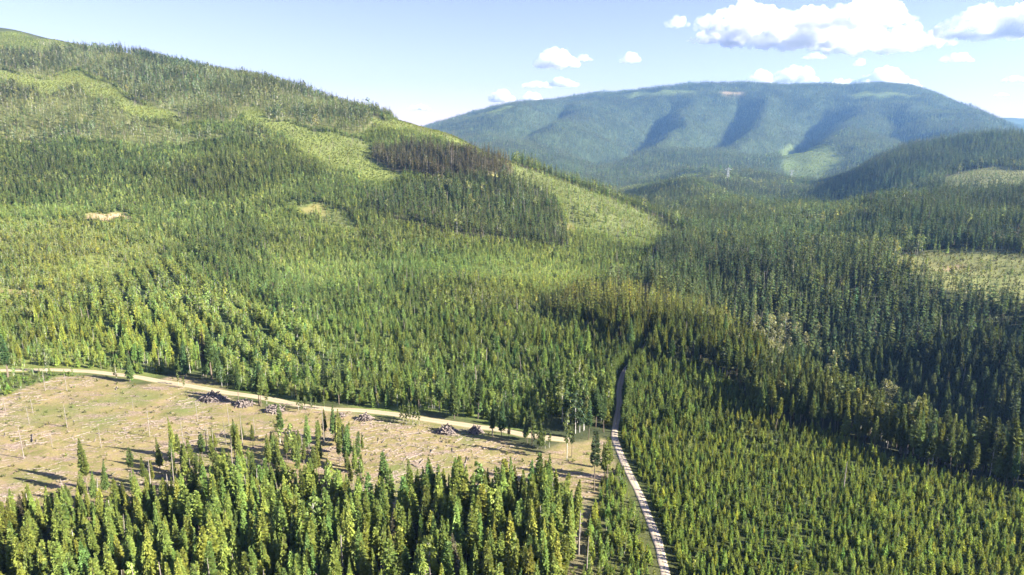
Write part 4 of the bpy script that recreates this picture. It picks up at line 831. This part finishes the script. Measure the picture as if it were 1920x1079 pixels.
# larger fallen trunks one can pick out
for i in range(30):
    k = int(rng.integers(n)); 
    if y[k] > 300 and i % 3: k = int(np.argmin(np.abs(y - rng.uniform(215, 280)) + np.abs(x - rng.uniform(-190, 20)) * 0.2))
    o = link('fallen_log', LOGS[i % 4]); o.location = (x[k], y[k], float(height(x[k:k+1], y[k:k+1])[0]) + 0.25)
    o.rotation_euler = (0, R(rng.uniform(-3, 3)), rng.normal(R(20), 0.6)); o.scale = (rng.uniform(0.7, 1.4), 1.1, 1.1)
    o['label'] = 'long whitish fallen trunk lying on the logged clearing'; o['category'] = 'log'; o['group'] = 'fallen trunks on the clearing'

# ---------------------------------------------------------------- power line far down the valley
def steel():
    m, nt, out = new_mat('galvanised_steel'); b = node(nt, 'ShaderNodeBsdfPrincipled'); b.inputs['Base Color'].default_value = (0.62, 0.63, 0.63, 1); b.inputs['Roughness'].default_value = 0.6
    n = noise(nt, 4, 3); nt.links.new(mixc(nt, n, (0.30, 0.31, 0.31), (0.40, 0.41, 0.42)), b.inputs['Base Color']); nt.links.new(b.outputs[0], out.inputs[0]); return m
STEEL = steel()
def box_bars(segs, r): return join([bar(a, b, r, r, 4) for a, b in segs])
tops = []
for k, (px, py) in enumerate(PYLONS):
    z0 = float(height(np.array([px]), np.array([py]))[0])
    root = bpy.data.objects.new('power_pylon', None); col.objects.link(root); root.location = (px, py, z0)
    root['label'] = ['pale steel pylon rising from the dark forest in the middle of the valley', 'pale steel pylon below the bright meadow on the mountain foot'][k]
    root['category'] = 'pylon'; root['group'] = 'pylons of the power line'
    legs = []
    for sx in (-1, 1):
        for sy in (-1, 1): legs.append(((4.5*sx, 3*sy, -1), (1.6*sx, 1.2*sy, 36)))
    v, f = box_bars(legs, 0.4); link('legs', mesh_from('pylon_legs', v, f, [STEEL]), root)
    br = []
    for lv in range(5):
        a, b = lv * 7.0, lv * 7.0 + 7; wa, wb = 4.5 - 2.9 * a / 36, 4.5 - 2.9 * b / 36
        for sy in (-1, 1): br += [((-wa, 2*sy, a), (wb, 2*sy*0.8, b)), ((wa, 2*sy, a), (-wb, 2*sy*0.8, b))]
    v, f = box_bars(br, 0.2); link('bracing', mesh_from('pylon_bracing', v, f, [STEEL]), root)
    v, f = box_bars([((-10, 0, 36), (10, 0, 36)), ((-10, 0, 36), (-4, 0, 40)), ((10, 0, 36), (4, 0, 40)), ((-4, 0, 40), (4, 0, 40)), ((0, 0, 36), (0, 0, 43))], 0.45); link('crossarm', mesh_from('pylon_crossarm', v, f, [STEEL]), root)
    tops.append((px, py, z0 + 35))

# ---------------------------------------------------------------- clouds: fair-weather cumulus over and beyond the mountain
cloud_m, cnt, cout = new_mat('cloud_vapour'); cv_ = node(cnt, 'ShaderNodeVolumePrincipled')
cv_.inputs['Color'].default_value = (1, 1, 1, 1); cv_.inputs['Density'].default_value = 0.005; cv_.inputs['Anisotropy'].default_value = 0.0
ctc = node(cnt, 'ShaderNodeTexCoord'); cn1 = noise(cnt, 1 / 420.0, 6, ctc.outputs['Object'], 0.62)
cnt.links.new(math_node(cnt, 'MULTIPLY', ramp(cnt, cn1, 0.40, 0.62), 0.013), cv_.inputs['Density'])
cnt.links.new(cv_.outputs[0], cout.inputs['Volume']); cloud_m.cycles.volume_step_rate = 0.6
ctex = bpy.data.textures.new('cloud_billows', 'CLOUDS'); ctex.noise_depth = 6; ctex.noise_basis = 'ORIGINAL_PERLIN'
ICO = None
def ico():
    global ICO
    if ICO is None:
        import bmesh
        bm = bmesh.new(); bmesh.ops.create_icosphere(bm, subdivisions=2, radius=1.0)
        ICO = (np.array([v.co[:] for v in bm.verts]), np.array([[v.index for v in f.verts] for f in bm.faces])); bm.free()
    return ICO
def cloud(lumps, label, seed):
    """lumps: (x, y, base z, half width, height); spheres heaped on a flat base, fused and roughened"""
    rg = random.Random(seed); iv, if_ = ico(); vs = []; fs = []; n = 0
    W_ = max(l[3] for l in lumps); X0 = np.array(lumps[0][:3], float)
    for (x, y, zb, hw, ht) in lumps:
        cnt_ = max(7, int(26 * hw / W_ * min(1.6, hw / ht * 0.7)))
        for k in range(cnt_):
            u = rg.uniform(-1, 1); prof = (1 - u * u) ** 0.6; r = ht * (0.18 + 0.30 * prof * rg.uniform(0.6, 1.1))
            p = np.array((x + u * (hw - r * 0.6), y + rg.uniform(-1, 1) * hw * 0.3 * prof, zb + max(0.35 * r, rg.uniform(0, 1) * (ht * prof - r)))) - X0
            v = iv * np.array((r * rg.uniform(1.0, 1.5), r * 1.2, r)) + p; lowz = zb - X0[2]
            v[:, 2] = np.where(v[:, 2] < lowz, lowz + (v[:, 2] - lowz) * 0.2, v[:, 2])
            vs.append(v); fs.append(if_ + n); n += len(v)
    o = link('cloud', mesh_from('cloud', np.vstack(vs), np.vstack(fs), [cloud_m]), loc=tuple(X0), label=label, category='cloud', group='small fair-weather clouds')
    ht = max(l[4] for l in lumps)
    m = o.modifiers.new('fuse', 'REMESH'); m.mode = 'VOXEL'; m.voxel_size = max(W_ / 150, ht / 50)
    t = ctex.copy(); t.noise_scale = ht * 0.42
    d = o.modifiers.new('billow', 'DISPLACE'); d.texture = t; d.texture_coords = 'LOCAL'; d.strength = ht * 0.5; d.mid_level = 0.52
    t2 = ctex.copy(); t2.noise_scale = ht * 0.13; d = o.modifiers.new('tatter', 'DISPLACE'); d.texture = t2; d.texture_coords = 'LOCAL'; d.strength = ht * 0.24; d.mid_level = 0.5
    return o
for k, (lumps, label) in enumerate(CLOUDS): cloud(lumps, label, 500 + k)

# ---------------------------------------------------------------- air
hz = bpy.data.meshes.new('haze')
bx = (-12500, 12500, -2600, 10600, -330, 900)
hv = [(x, y, z) for z in bx[4:] for y in bx[2:4] for x in bx[:2]]
hz.from_pydata(hv, [], [(0, 2, 3, 1), (4, 5, 7, 6), (0, 1, 5, 4), (2, 6, 7, 3), (0, 4, 6, 2), (1, 3, 7, 5)])
hm, hnt, hout = new_mat('valley_haze'); pv = node(hnt, 'ShaderNodeVolumePrincipled')
pv.inputs['Density'].default_value = 0.000050; pv.inputs['Color'].default_value = (0.27, 0.54, 1.0, 1); pv.inputs['Anisotropy'].default_value = 0.2
hnt.links.new(pv.outputs[0], hout.inputs['Volume']); hz.materials.append(hm)
link('haze', hz, kind='stuff', label='pale blue haze filling the valley air', category='haze')
